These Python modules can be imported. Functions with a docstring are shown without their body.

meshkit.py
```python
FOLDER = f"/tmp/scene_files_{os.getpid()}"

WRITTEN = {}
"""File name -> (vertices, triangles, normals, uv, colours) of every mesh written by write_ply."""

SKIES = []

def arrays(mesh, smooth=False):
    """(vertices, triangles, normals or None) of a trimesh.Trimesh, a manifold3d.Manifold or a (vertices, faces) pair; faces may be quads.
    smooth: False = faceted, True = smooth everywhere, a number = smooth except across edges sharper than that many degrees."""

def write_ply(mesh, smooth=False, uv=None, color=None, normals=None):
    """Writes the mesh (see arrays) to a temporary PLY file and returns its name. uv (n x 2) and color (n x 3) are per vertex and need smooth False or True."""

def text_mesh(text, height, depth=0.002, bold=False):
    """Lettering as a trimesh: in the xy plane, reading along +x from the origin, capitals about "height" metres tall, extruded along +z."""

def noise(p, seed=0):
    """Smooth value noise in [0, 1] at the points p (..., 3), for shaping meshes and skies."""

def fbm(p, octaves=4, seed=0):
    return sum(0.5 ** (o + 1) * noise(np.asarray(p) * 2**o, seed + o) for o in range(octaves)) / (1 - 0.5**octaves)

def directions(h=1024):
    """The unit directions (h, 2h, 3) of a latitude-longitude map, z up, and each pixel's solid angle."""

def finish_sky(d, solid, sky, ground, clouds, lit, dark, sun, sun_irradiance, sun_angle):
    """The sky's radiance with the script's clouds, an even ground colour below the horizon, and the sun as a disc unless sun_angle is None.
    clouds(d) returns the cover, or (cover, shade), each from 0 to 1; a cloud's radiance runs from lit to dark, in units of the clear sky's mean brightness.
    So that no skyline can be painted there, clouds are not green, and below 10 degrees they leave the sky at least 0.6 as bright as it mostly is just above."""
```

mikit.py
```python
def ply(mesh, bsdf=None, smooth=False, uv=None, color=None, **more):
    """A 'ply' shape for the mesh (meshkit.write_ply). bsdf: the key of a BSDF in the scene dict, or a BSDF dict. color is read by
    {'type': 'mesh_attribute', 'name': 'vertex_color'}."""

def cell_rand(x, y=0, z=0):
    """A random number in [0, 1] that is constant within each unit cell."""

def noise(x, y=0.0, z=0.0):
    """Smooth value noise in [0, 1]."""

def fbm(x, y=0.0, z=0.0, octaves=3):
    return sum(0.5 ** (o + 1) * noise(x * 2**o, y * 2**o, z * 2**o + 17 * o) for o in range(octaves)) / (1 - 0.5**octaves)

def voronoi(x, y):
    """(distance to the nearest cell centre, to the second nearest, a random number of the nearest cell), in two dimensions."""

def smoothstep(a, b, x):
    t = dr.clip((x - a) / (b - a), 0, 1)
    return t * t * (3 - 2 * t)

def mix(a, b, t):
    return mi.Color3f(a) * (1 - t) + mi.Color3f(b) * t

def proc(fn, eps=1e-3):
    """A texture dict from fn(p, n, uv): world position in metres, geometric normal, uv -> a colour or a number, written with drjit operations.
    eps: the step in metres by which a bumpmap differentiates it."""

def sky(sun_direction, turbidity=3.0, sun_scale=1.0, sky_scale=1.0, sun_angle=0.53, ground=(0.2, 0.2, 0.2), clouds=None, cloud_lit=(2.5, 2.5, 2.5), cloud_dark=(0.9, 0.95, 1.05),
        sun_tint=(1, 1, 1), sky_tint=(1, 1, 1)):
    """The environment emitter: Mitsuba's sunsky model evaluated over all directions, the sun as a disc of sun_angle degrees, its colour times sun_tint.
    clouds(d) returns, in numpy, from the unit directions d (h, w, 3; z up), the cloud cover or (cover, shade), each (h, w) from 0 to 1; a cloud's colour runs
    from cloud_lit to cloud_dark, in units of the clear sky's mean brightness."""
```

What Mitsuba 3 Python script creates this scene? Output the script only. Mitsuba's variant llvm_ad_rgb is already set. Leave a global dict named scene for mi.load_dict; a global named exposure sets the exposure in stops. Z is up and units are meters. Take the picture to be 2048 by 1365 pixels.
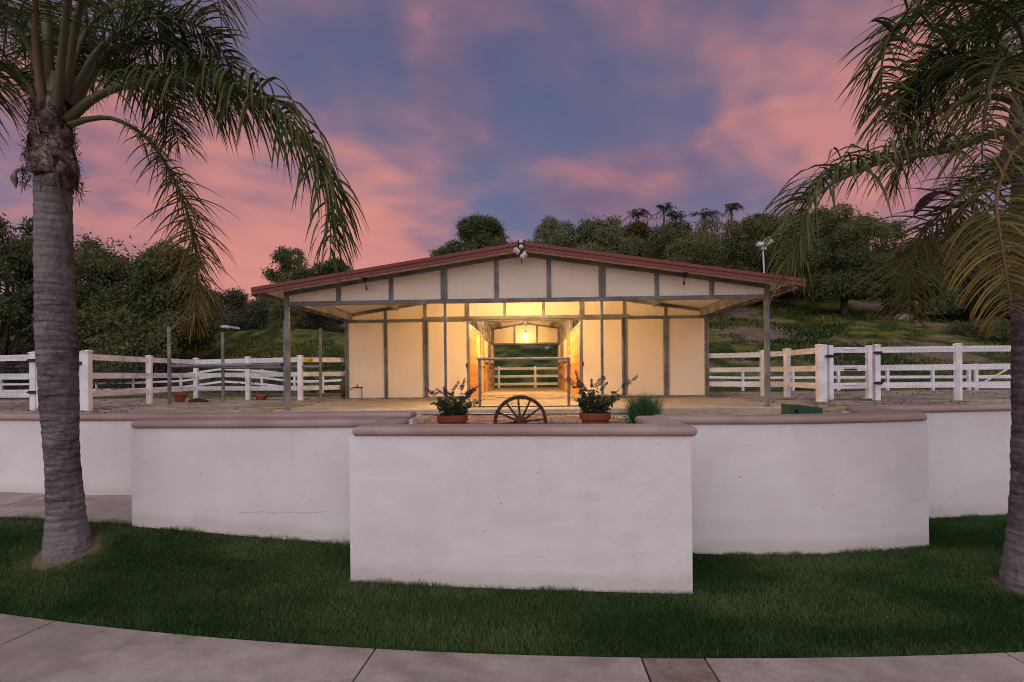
import math
import numpy as np
import trimesh
import manifold3d as m3
import drjit as dr
import mitsuba as mi
import shapely.geometry as sg
import mikit
import meshkit

T = mi.ScalarTransform4f
scene, labels = {}, {}

# ---------------------------------------------------------------- camera, sky, exposure
CAM_Z, ROLL = 1.6, 0.0102
scene['camera'] = {
    'type': 'perspective', 'fov': 2 * math.degrees(math.atan(1024 / 961.8)), 'fov_axis': 'x',
    'principal_point_offset_x': 0.0, 'principal_point_offset_y': -0.0479,
    'near_clip': 0.05, 'far_clip': 2000.0,
    'to_world': T().look_at(origin=[0, 0, CAM_Z], target=[0, 1, CAM_Z], up=[math.sin(ROLL), 0, math.cos(ROLL)]),
}
exposure = 2.0


def sky_clouds(d):
    """Broken sunset stratus: cover and shade from noise over a flat cloud deck, thicker and rosier to the sides."""
    x, y, z = d[..., 0], d[..., 1], np.maximum(d[..., 2], 0.02)
    az, el = np.degrees(np.arctan2(x, y)), np.degrees(np.arcsin(np.clip(d[..., 2], -1, 1)))
    q = np.stack([x / (z + 0.33), y / (z + 0.33), 0 * z], -1)
    a = np.radians(-20)
    q = np.stack([q[..., 0] * np.cos(a) - q[..., 1] * np.sin(a), q[..., 0] * np.sin(a) + q[..., 1] * np.cos(a), q[..., 2]], -1)
    warp = meshkit.fbm(q * 1.7 + [9.0, 1.0, 4.0], 3, 7) - 0.5
    big = meshkit.fbm(q * np.array([1.7, 2.3, 1.0]) + [28.3, 25.1, 0.5] + 0.9 * warp[..., None], 3, 11)
    mid = meshkit.fbm(q * np.array([3.8, 5.2, 1.0]) + [30.0, 28.0, 0.2] + 1.2 * warp[..., None], 4, 23)
    fine = meshkit.fbm(q * np.array([9.0, 14.0, 1.0]) + [0.4, 5.2, 0.9] + 2.0 * warp[..., None], 4, 31)
    side = np.exp(-((az + 19) / 17) ** 2 - ((el - 14) / 14) ** 2) + np.exp(-((az - 33) / 9) ** 2 - ((el - 23) / 14) ** 2)
    side = side + 0.9 * np.exp(-((el - 5) / 7) ** 2) * (1 - 0.5 * np.exp(-((az - 8) / 13) ** 2)) - 0.45 * np.exp(-((az - 9) / 11) ** 2 - ((el - 22) / 13) ** 2)
    n = 0.40 * big + 0.36 * mid + 0.24 * fine
    pink = 0.5 + 0.5 * np.tanh((n - 0.5) * 6.8 - 0.60 + 1.15 * side)
    cover = np.clip(0.58 + (big - 0.45) * 1.3 + 0.4 * pink, 0.40, 0.97)
    return cover, 1 - pink


scene['sky'] = mikit.sky((-0.12, -0.72, 0.68), turbidity=3.5, sun_scale=0.45, sky_scale=0.55, sun_angle=100.0, ground=(0.12, 0.11, 0.10),
                         clouds=sky_clouds, cloud_lit=(3.45, 1.34, 1.12), cloud_dark=(0.62, 0.53, 1.00), sun_tint=(0.84, 1.02, 1.42), sky_tint=(1.14, 1.02, 1.06))

# ---------------------------------------------------------------- helpers
seen = {}


def numbered(name):
    k = seen.get(name, 0)
    seen[name] = k + 1
    return name if k == 0 else f'{name}_{k:03d}'


def thing(name, label, cat, group=None):
    key = numbered(name)
    labels[key] = {'label': label, 'category': cat}
    if group:
        labels[key]['group'] = group
    return key


def put(name, mesh, bsdf, parent=None, smooth=False, kind=None, label=None, raw=False, **kw):
    key = name if raw else numbered(f'{parent}__{name}' if parent else name)
    scene[key] = mikit.ply(mesh, bsdf, smooth, **kw)
    if kind or label:
        labels.setdefault(key, {})
        if kind:
            labels[key]['kind'] = kind
        if label:
            labels[key]['label'] = label
    return key


def struct(name, mesh, bsdf, smooth=False, label=None, **kw):
    return put(name, mesh, bsdf, None, smooth, 'structure', label, **kw)


BOXF = np.array([[0, 1, 3], [0, 3, 2], [4, 6, 7], [4, 7, 5], [0, 4, 5], [0, 5, 1], [2, 3, 7], [2, 7, 6], [0, 2, 6], [0, 6, 4], [1, 5, 7], [1, 7, 3]])


def box(x0, x1, y0, y1, z0, z1):
    v = np.array([[x, y, z] for x in (x0, x1) for y in (y0, y1) for z in (z0, z1)], float)
    return trimesh.Trimesh(v, BOXF, process=False)


def rbox(x0, x1, y0, y1, z0, z1, r=0.006):
    """A box with chamfered edges."""
    p = []
    for x in (x0, x1):
        for y in (y0, y1):
            for z in (z0, z1):
                sx, sy, sz = (1 if x == x0 else -1), (1 if y == y0 else -1), (1 if z == z0 else -1)
                p += [[x + sx * r, y + sy * r, z], [x + sx * r, y, z + sz * r], [x, y + sy * r, z + sz * r]]
    return man(m3.Manifold.hull_points(np.array(p, float)))


def man(m):
    q = m.to_mesh()
    return trimesh.Trimesh(np.array(q.vert_properties[:, :3], float), np.array(q.tri_verts), process=False)


def join(ms):
    return trimesh.util.concatenate(ms)


def beam(p, q, w, h, up=(0, 0, 1)):
    """A bar of w x h section from p to q."""
    p, q, up = np.array(p, float), np.array(q, float), np.array(up, float)
    t = (q - p) / np.linalg.norm(q - p)
    s = np.cross(t, up)
    s /= np.linalg.norm(s)
    n = np.cross(s, t)
    v = np.array([o + a * s * w / 2 + b * n * h / 2 for o in (p, q) for a in (-1, 1) for b in (-1, 1)])
    return trimesh.Trimesh(v, BOXF, process=False)


def tube(pts, r, seg=10, closed_ends=True):
    pts = np.asarray(pts, float)
    r = np.broadcast_to(np.asarray(r, float), len(pts))
    t = np.gradient(pts, axis=0)
    t /= np.linalg.norm(t, axis=1, keepdims=True)
    ref = np.array([0, 0, 1.0]) if abs(t[0][2]) < 0.9 else np.array([1.0, 0, 0])
    s = np.cross(t[0], ref)
    ss = []
    for k in range(len(pts)):
        s = s - t[k] * np.dot(s, t[k])
        s /= np.linalg.norm(s)
        ss.append(s)
    ss = np.array(ss)
    nn = np.cross(t, ss)
    a = np.arange(seg) * 2 * np.pi / seg
    ring = ss[:, None] * np.cos(a)[None, :, None] + nn[:, None] * np.sin(a)[None, :, None]
    v = (pts[:, None] + ring * r[:, None, None]).reshape(-1, 3)
    i, j = np.meshgrid(np.arange(len(pts) - 1), np.arange(seg), indexing='ij')
    A, B = i * seg + j, i * seg + (j + 1) % seg
    f = np.concatenate([np.stack([A, B, B + seg], -1).reshape(-1, 3), np.stack([A, B + seg, A + seg], -1).reshape(-1, 3)])
    if closed_ends:
        n = len(v)
        v = np.vstack([v, pts[:1], pts[-1:]])
        k = np.arange(seg)
        l = (len(pts) - 1) * seg
        f = np.vstack([f, np.stack([k * 0 + n, (k + 1) % seg, k], 1), np.stack([k * 0 + n + 1, l + k, l + (k + 1) % seg], 1)])
    return trimesh.Trimesh(v, f, process=False)


def lathe(profile, seg=32, c=(0, 0, 0)):
    p = np.array(profile, float)
    a = np.arange(seg) * 2 * np.pi / seg
    v = np.stack([p[:, None, 0] * np.cos(a), p[:, None, 0] * np.sin(a), p[:, None, 1] + 0 * a], -1).reshape(-1, 3) + np.array(c)
    i, j = np.meshgrid(np.arange(len(p) - 1), np.arange(seg), indexing='ij')
    A, B = i * seg + j, i * seg + (j + 1) % seg
    f = np.concatenate([np.stack([A, B, B + seg], -1).reshape(-1, 3), np.stack([A, B + seg, A + seg], -1).reshape(-1, 3)])
    return trimesh.Trimesh(v, f, process=False)


def prism(poly, y0, y1):
    """A polygon in x-z pushed along y."""
    p = np.array(poly, float)
    n = len(p)
    v = np.vstack([np.c_[p[:, 0], np.full(n, y0), p[:, 1]], np.c_[p[:, 0], np.full(n, y1), p[:, 1]]])
    f = [[0, k, k + 1] for k in range(1, n - 1)] + [[n, n + k + 1, n + k] for k in range(1, n - 1)]
    for k in range(n):
        j = (k + 1) % n
        f += [[k, n + k, n + j], [k, n + j, j]]
    m = trimesh.Trimesh(v, np.array(f), process=False)
    trimesh.repair.fix_normals(m)
    return m


def moved(m, M):
    m = m.copy()
    m.apply_transform(M)
    return m


def at(x, y, z, rz=0.0, rx=0.0, ry=0.0):
    R = trimesh.transformations.euler_matrix(rx, ry, rz)
    R[:3, 3] = (x, y, z)
    return R


def sstep(a, b, x):
    t = np.clip((np.asarray(x, float) - a) / (b - a), 0, 1)
    return t * t * (3 - 2 * t)


def spline(pts, n):
    """Catmull-Rom through pts, n samples evenly spaced along it."""
    p = np.asarray(pts, float)
    p = np.vstack([2 * p[0] - p[1], p, 2 * p[-1] - p[-2]])
    out = []
    for i in range(1, len(p) - 2):
        t = np.linspace(0, 1, 20, endpoint=False)[:, None]
        a, b, c, d = p[i - 1:i + 3]
        out.append(0.5 * (2 * b + (c - a) * t + (2 * a - 5 * b + 4 * c - d) * t ** 2 + (3 * b - a - 3 * c + d) * t ** 3))
    q = np.vstack(out + [p[-2][None]])
    s = np.r_[0, np.cumsum(np.linalg.norm(np.diff(q, axis=0), axis=1))]
    u = np.linspace(0, s[-1], n)
    return np.stack([np.interp(u, s, q[:, k]) for k in range(3)], 1), s[-1]


# ---------------------------------------------------------------- the lie of the land
def lawn_z(x, y):
    return 0.30 * sstep(0.5, -4.0, x) * sstep(3.2, 4.9, y)


def yard_z(x, y):
    x, y = np.asarray(x, float), np.asarray(y, float)
    z = 0.70 + 0.17 * np.maximum(sstep(4.6, 6.6, np.abs(x - 0.4)), sstep(14, 15, y))
    z = z + 0.28 * sstep(9.5, 5.0, y) * sstep(-2.0, -1.0, x) * sstep(6.0, 3.8, x)      # the bed behind the walls lies higher
    return z + (0.5 - z) * sstep(16.5, 21.5, y)


def hill_z(x, y):
    x, y = np.asarray(x, float), np.asarray(y, float)
    yb = 29.5 + 0.22 * np.clip(-x - 5, 0, 36) - 0.13 * np.clip(x - 5, 0, 34)
    s = np.maximum(0, y - yb)
    right = 0.27 * np.minimum(s, 25) + 0.36 * np.clip(s - 25, 0, 36) + 0.02 * np.maximum(s - 61, 0)
    left = 0.50 * np.minimum(s, 11.5) + 0.05 * np.clip(s - 11.5, 0, 30) + 0.13 * np.clip(s - 41, 0, 160)
    w = sstep(-0.48, -0.16, x / np.maximum(y, 1))
    h = left * (1 - w) + right * w
    bump = meshkit.fbm(np.stack([x * 0.13, y * 0.13, 0 * x], -1), 4, 5) - 0.5
    return h + bump * 1.3 * sstep(0, 8, s)


def ground_z(x, y):
    return yard_z(x, y) + hill_z(x, y)


# ---------------------------------------------------------------- materials
sm, fbm, noise, mix, vor = mikit.smoothstep, mikit.fbm, mikit.noise, mikit.mix, mikit.voronoi


def diffuse(key, rgb):
    scene[key] = {'type': 'twosided', 'b': {'type': 'diffuse', 'reflectance': {'type': 'rgb', 'value': list(rgb)}}}


def proc_mat(key, fn, rough=None, spec=0.3, bump=None, eps=1e-3, scale=1.0):
    if rough is None:
        b = {'type': 'diffuse', 'reflectance': mikit.proc(fn)}
    else:
        b = {'type': 'principled', 'base_color': mikit.proc(fn), 'roughness': rough, 'specular': spec}
    if bump is not None:
        b = {'type': 'bumpmap', 'arbitrary': mikit.proc(bump, eps), 'scale': scale, 'b': b}
    scene[key] = {'type': 'twosided', 'b': b}


def plain(key, rgb, rough=0.5, spec=0.4, metallic=0.0):
    scene[key] = {'type': 'twosided', 'b': {'type': 'principled', 'base_color': {'type': 'rgb', 'value': list(rgb)}, 'roughness': rough, 'specular': spec, 'metallic': metallic}}


def vcol(key, rough=None):
    scene[key] = {'type': 'twosided', 'b': {'type': 'diffuse', 'reflectance': {'type': 'mesh_attribute', 'name': 'vertex_color'}}}


def leafy(key, trans=0.5):
    scene[key] = {'type': 'principledthin', 'base_color': {'type': 'mesh_attribute', 'name': 'vertex_color'}, 'roughness': 0.55, 'diff_trans': trans, 'spec_trans': 0.0}


def f_stucco(p, n, uv):
    gz = 0.30 * sm(0.5, -4.0, p.x) * sm(3.2, 4.9, p.y)
    h = p.z - gz
    blot = fbm(p.x * 1.3, p.y * 1.3, p.z * 1.6, 4)
    streak = fbm(p.x * 9, p.y * 9, p.z * 0.7, 3)
    c = mix((0.69, 0.655, 0.645), (0.75, 0.725, 0.725), sm(0.3, 0.7, blot))
    c = c * (0.955 + 0.09 * streak)
    c = c * (0.97 + 0.06 * noise(p.x * 60, p.y * 60, p.z * 60))
    edge = 0.05 + 0.09 * fbm(p.x * 6, p.y * 6, 0.3, 3)
    soil = sm(edge + 0.05, edge - 0.05, h) * 0.34
    c = mix(c, (0.45, 0.37, 0.28), soil)
    drip = sm(0.60, 0.78, fbm(p.x * 5, p.y * 5, 3.3, 3)) * sm(0.55, 1.12, p.z) * 0.08
    c = mix(c, (0.36, 0.31, 0.28), drip)
    d1, _, r1 = vor(p.x * 3.1 + p.y, p.z * 3.1)
    pit = sm(0.019, 0.010, d1) * dr.select(r1 > 0.6, 1.0, 0.0)
    c = mix(c, (0.16, 0.12, 0.10), pit * 0.85)
    w = dr.abs(p.x - 0.43 - 0.05 * (fbm(p.z * 9, 1.7) - 0.5))
    crack = sm(0.0022, 0.0008, w) * sm(0.74, 0.86, p.z) * sm(3.9, 3.7, p.y)
    c = mix(c, (0.38, 0.33, 0.31), crack * 0.3)
    w2 = dr.abs(p.z - 0.36 - 0.03 * (fbm(p.x * 7, 9.1) - 0.5))
    crack2 = sm(0.004, 0.001, w2) * sm(-2.9, -2.5, p.x) * sm(-1.2, -1.5, p.x) * sm(0.45, 0.6, noise(p.x * 5, 2.2))
    return mix(c, (0.25, 0.2, 0.17), crack2 * 0.6)


proc_mat('stucco', f_stucco, bump=lambda p, n, uv: fbm(p.x * 55, p.y * 55, p.z * 55, 3) + 2.5 * fbm(p.x * 7, p.y * 7, p.z * 7, 2), eps=4e-3, scale=0.0036)


def f_cap(p, n, uv):
    a = fbm(p.x * 3, p.y * 3, p.z * 3, 4)
    g = noise(p.x * 150, p.y * 150, p.z * 150)
    c = mix((0.335, 0.240, 0.210), (0.415, 0.310, 0.280), sm(0.3, 0.7, a)) * (0.92 + 0.16 * g)
    return mix(c, (0.17, 0.14, 0.12), 0.30 * sm(0.64, 0.8, fbm(p.x * 5, p.y * 5, p.z * 14 + 4, 4)))


proc_mat('coping', f_cap, bump=lambda p, n, uv: fbm(p.x * 90, p.y * 90, p.z * 90, 2), eps=3e-3, scale=0.002)


def concrete(lo, hi, stain, k=1.0):
    def fn(p, n, uv):
        a = fbm(p.x * 1.1 * k, p.y * 1.6 * k, p.z, 5)
        b = fbm(p.x * 9 * k + 3, p.y * 9 * k, p.z * 9, 4)
        c = mix(lo, hi, sm(0.28, 0.72, 0.6 * a + 0.4 * b)) * (0.93 + 0.14 * noise(p.x * 150, p.y * 150, p.z * 150))
        s = sm(0.56, 0.70, fbm(p.x * 2.3 * k + 9, p.y * 3.8 * k + 2, 1.5, 5))
        c = mix(c, stain, 0.30 * s)
        v = dr.abs(fbm(p.x * 2.1 * k + 20, p.y * 3.3 * k, 7.7, 4) - 0.5)
        return mix(c, stain, 0.12 * sm(0.008, 0.0, v))
    return fn


proc_mat('walk_concrete', concrete((0.28, 0.232, 0.205), (0.41, 0.352, 0.315), (0.12, 0.09, 0.075)), bump=lambda p, n, uv: fbm(p.x * 16, p.y * 30, p.z, 4), eps=4e-3, scale=0.006)
proc_mat('brown_slab', concrete((0.17, 0.12, 0.098), (0.28, 0.215, 0.185), (0.09, 0.06, 0.05), 2.2))
proc_mat('slab_concrete', concrete((0.33, 0.275, 0.215), (0.46, 0.395, 0.32), (0.22, 0.17, 0.125)))


def f_lawn(p, n, uv):
    return mix(mix((0.022, 0.024, 0.011), (0.04, 0.038, 0.02), fbm(p.x * 6, p.y * 6, 0, 3)), (0.16, 0.125, 0.08), sm(0.34, 0.22, dr.minimum(dr.sqrt(dr.square(p.x + 3.79) + dr.square(p.y - 4.08)), dr.sqrt(dr.square(p.x - 3.85) + dr.square(p.y - 3.55)))))


proc_mat('lawn_soil', f_lawn)


def f_yard(p, n, uv):
    a = fbm(p.x * 0.8, p.y * 0.8, 0.3, 4)
    b = fbm(p.x * 6, p.y * 9, 1.3, 4)
    g = noise(p.x * 45, p.y * 45, 0.5)
    c = mix((0.19, 0.158, 0.122), (0.40, 0.345, 0.275), sm(0.3, 0.68, 0.4 * a + 0.6 * b)) * (0.75 + 0.5 * g)
    c = mix(c, (0.07, 0.055, 0.04), 0.8 * sm(0.54, 0.66, fbm(p.x * 2.7 + 5, p.y * 6.5, 4.4, 4)))
    t = sm(0.58, 0.70, fbm(p.x * 1.6 + 8, p.y * 3.0, 2.2, 4)) * sm(12.5, 10.5, p.y) * 0.35
    return mix(c, (0.07, 0.075, 0.03), t)


proc_mat('yard_sand', f_yard, bump=lambda p, n, uv: fbm(p.x * 14, p.y * 14, 0.2, 4), eps=8e-3, scale=0.05)


def f_hill(p, n, uv):
    a = fbm(p.x * 0.16 + 4.3, p.y * 0.11 + 1.2, 0.0, 4)
    b = fbm(p.x * 0.9, p.y * 0.7, p.z * 0.9, 4)
    c = noise(p.x * 5, p.y * 4, p.z * 5)
    green = mix((0.030, 0.048, 0.016), (0.125, 0.120, 0.034), sm(0.32, 0.68, b))
    dirt = mix((0.105, 0.076, 0.056), (0.20, 0.148, 0.11), b)
    return mix(green, dirt, sm(0.50, 0.60, a + 0.22 * (b - 0.5) - 0.30 * dr.exp(-dr.square((p.x - 1.5) / 7.0)) * sm(41, 37, p.y))) * (0.7 + 0.6 * c)


proc_mat('hill_turf', f_hill, bump=lambda p, n, uv: fbm(p.x * 2.0, p.y * 2.0, p.z * 2.0, 4), eps=5e-2, scale=0.35)


def f_panel(p, n, uv):
    u = p.x * 12.5
    rib = dr.abs(u - dr.floor(u) - 0.5) * 2
    c = mix((0.70, 0.60, 0.475), (0.765, 0.66, 0.53), fbm(p.x * 1.4, p.y * 1.4, p.z * 1.8, 4)) * (0.985 + 0.02 * sm(0.1, 0.5, rib))
    return c * (0.975 + 0.05 * fbm(p.x * 11, p.y * 11, p.z * 1.2, 3))


proc_mat('cream_panel', f_panel, rough=0.55, spec=0.2)


def f_steel(p, n, uv):
    a = fbm(p.x * 3, p.y * 3, p.z * 3, 4)
    s = noise(p.x * 40, p.y * 40, p.z * 18)
    c = mix((0.095, 0.092, 0.095), (0.18, 0.177, 0.183), sm(0.3, 0.7, a)) * (0.85 + 0.3 * s)
    return mix(c, (0.15, 0.10, 0.07), 0.5 * sm(0.60, 0.74, fbm(p.x * 5 + 2, p.y * 5, p.z * 2.2, 4)))


proc_mat('steel', f_steel, rough=0.5, spec=0.5)


def f_red(p, n, uv):
    return mix((0.140, 0.030, 0.026), (0.205, 0.045, 0.039), fbm(p.x * 3, p.y * 3, p.z * 7, 4)) * (0.92 + 0.16 * noise(p.x * 30, p.y * 30, p.z * 30))


proc_mat('red_metal', f_red, rough=0.5, spec=0.35)


def f_soffit(p, n, uv):
    return mix((0.62, 0.56, 0.48), (0.70, 0.64, 0.56), fbm(p.x * 1.5, p.y * 1.5, p.z, 3))


proc_mat('roof_underside', f_soffit, rough=0.6, spec=0.2)


def f_wood(p, n, uv):
    row = dr.floor(p.z * 7.2)
    k = mikit.cell_rand(row, dr.floor(p.y * 0.27), 3)
    g = fbm(p.y * 2.2 + k * 30, p.z * 60 + k * 9, p.x * 6, 4)
    c = mix((0.36, 0.155, 0.045), (0.56, 0.285, 0.10), sm(0.25, 0.75, 0.55 * g + 0.45 * k))
    d, _, r = vor(p.y * 2.4 + k * 17, p.z * 7.2)
    knot = sm(0.16, 0.05, d) * dr.select(r > 0.72, 1.0, 0.0)
    return mix(c, (0.14, 0.055, 0.02), knot * 0.8)


proc_mat('stall_wood', f_wood, rough=0.55, spec=0.3)


def f_vinyl(p, n, uv):
    return mix((0.63, 0.62, 0.64), (0.76, 0.75, 0.77), sm(0.3, 0.65, fbm(p.x * 2.5, p.y * 2.5, p.z * 3.5, 4)))


proc_mat('white_vinyl', f_vinyl, rough=0.45, spec=0.4)


def f_terra(p, n, uv):
    a = fbm(p.x * 9, p.y * 9, p.z * 16, 4)
    c = mix((0.18, 0.042, 0.023), (0.27, 0.075, 0.042), a)
    return mix(c, (0.40, 0.26, 0.2), 0.35 * sm(0.58, 0.75, fbm(p.x * 6 + 3, p.y * 6, p.z * 7, 4)))


proc_mat('terracotta', f_terra, rough=0.75, spec=0.2)


def f_rust(p, n, uv):
    a = fbm(p.x * 24, p.y * 24, p.z * 24, 4)
    return mix((0.040, 0.017, 0.013), (0.115, 0.048, 0.036), sm(0.3, 0.7, a))


proc_mat('rusty_iron', f_rust, rough=0.7, spec=0.3)


def f_bark(p, n, uv):
    a = fbm(p.x * 7, p.y * 7, p.z * 40, 4)
    b = fbm(p.x * 60, p.y * 60, p.z * 34, 3)
    q = fbm(p.x * 3.0, p.y * 3.0, p.z * 2.2 + 5, 4)
    c = mix((0.060, 0.050, 0.052), (0.235, 0.205, 0.205), sm(0.30, 0.70, 0.38 * a + 0.20 * b + 0.42 * q))
    ph = p.z * 8.0 + 1.5 * fbm(p.x * 3, p.y * 3, p.z * 2.1, 3)
    ring = dr.abs(ph - dr.floor(ph) - 0.5)
    c = c * (1 - 0.45 * sm(0.09, 0.01, ring) * sm(0.35, 0.6, fbm(p.x * 6, p.y * 6, p.z * 4, 3)))
    fissure = sm(0.60, 0.72, fbm(p.x * 70 + 3, p.y * 70, p.z * 14, 3)) * sm(0.45, 0.62, fbm(p.x * 4, p.y * 4, p.z * 3 + 9, 3))
    c = mix(c, (0.045, 0.038, 0.038), 0.35 * fissure)
    c = mix(c, (0.28, 0.25, 0.24), 0.45 * sm(2.1, 2.9, p.z + 0.5 * (q - 0.5)))
    return mix(c, (0.24, 0.21, 0.215), 0.6 * sm(0.62, 0.25, p.z + 0.25 * (q - 0.5)))


proc_mat('palm_bark', f_bark, bump=lambda p, n, uv: fbm(p.x * 30, p.y * 30, p.z * 12, 3) + fbm(p.x * 6, p.y * 6, p.z * 30, 2), eps=4e-3, scale=0.016)


def f_boot(p, n, uv):
    a = fbm(p.x * 55, p.y * 55, p.z * 7, 4)
    b = fbm(p.x * 11, p.y * 11, p.z * 4 + 2, 4)
    c = mix((0.10, 0.068, 0.050), (0.31, 0.265, 0.235), sm(0.30, 0.66, 0.6 * b + 0.4 * a)) * (0.75 + 0.5 * a)
    return mix(c, (0.055, 0.034, 0.024), 0.8 * sm(0.56, 0.70, fbm(p.x * 16 + 7, p.y * 16, p.z * 9, 4)))


proc_mat('palm_boot', f_boot, bump=lambda p, n, uv: fbm(p.x * 60, p.y * 60, p.z * 10, 3), eps=4e-3, scale=0.012)


def f_brick(p, n, uv):
    k = fbm(p.x * 3.2, p.y * 6.3, 0.5, 2)
    c = mix((0.20, 0.115, 0.085), (0.36, 0.245, 0.195), sm(0.25, 0.75, k)) * (0.8 + 0.4 * fbm(p.x * 40, p.y * 40, 1.0, 3))
    return c


proc_mat('paver', f_brick)
vcol('tree_bark_plain')
diffuse('bark_brown', (0.075, 0.055, 0.042))
leafy('leaves', 0.35)
leafy('fronds', 0.30)
vcol('grass_blades')
plain('petiole', (0.085, 0.080, 0.032), 0.5, 0.4)
plain('petiole_tan', (0.16, 0.10, 0.055), 0.6, 0.3)
plain('black_plastic', (0.012, 0.014, 0.015), 0.5, 0.4)
plain('green_plastic', (0.006, 0.050, 0.030), 0.42, 0.45)
plain('dark_hole', (0.004, 0.006, 0.005), 0.8, 0.1)
plain('lamp_white', (0.52, 0.52, 0.55), 0.4, 0.5)
plain('lamp_glass', (0.50, 0.50, 0.56), 0.12, 0.6)
plain('wire', (0.17, 0.165, 0.18), 0.5, 0.4)
plain('hose_brown', (0.15, 0.055, 0.03), 0.5, 0.4)
plain('mat_rubber', (0.17, 0.125, 0.08), 0.8, 0.2)
plain('yellow_paint', (0.60, 0.33, 0.05), 0.5, 0.3)
plain('stone', (0.27, 0.265, 0.265), 0.8, 0.2)
plain('pale_roof', (0.42, 0.50, 0.60), 0.5, 0.4)
plain('potting_soil', (0.04, 0.028, 0.02), 0.9, 0.1)
scene['bulb_glow'] = {'type': 'twosided', 'b': {'type': 'diffuse', 'reflectance': {'type': 'rgb', 'value': [0.8, 0.8, 0.8]}}}
LAMP = np.array([1.0, 0.625, 0.26])

# ---------------------------------------------------------------- pavement, lawn, retaining walls
PC, PR = np.array([1.6, 24.68]), 22.0                       # the pavement's edge is an arc


def edge_y(x):
    return PC[1] - np.sqrt(np.maximum(PR ** 2 - (np.asarray(x, float) - PC[0]) ** 2, 1))


pave = struct('pavement', box(-60, 60, -30, 3.9, -0.32, -0.12), 'lawn_soil')
joints = [-16.0, -12.8, -9.6, -6.6, (-3.03, 3.15, -3.02, 2.5), (-0.815, 2.82, -0.81, 2.45), (0.71, 2.68, 0.72, 2.4), (1.06, 2.67, 1.0, 2.4), (2.76, 2.69, 2.9, 2.5), 5.6, 8.6, 11.8, 15.0]
ang = [math.asin(np.clip(((j if np.isscalar(j) else j[0]) - PC[0]) / PR, -1, 1)) for j in joints]


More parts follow.
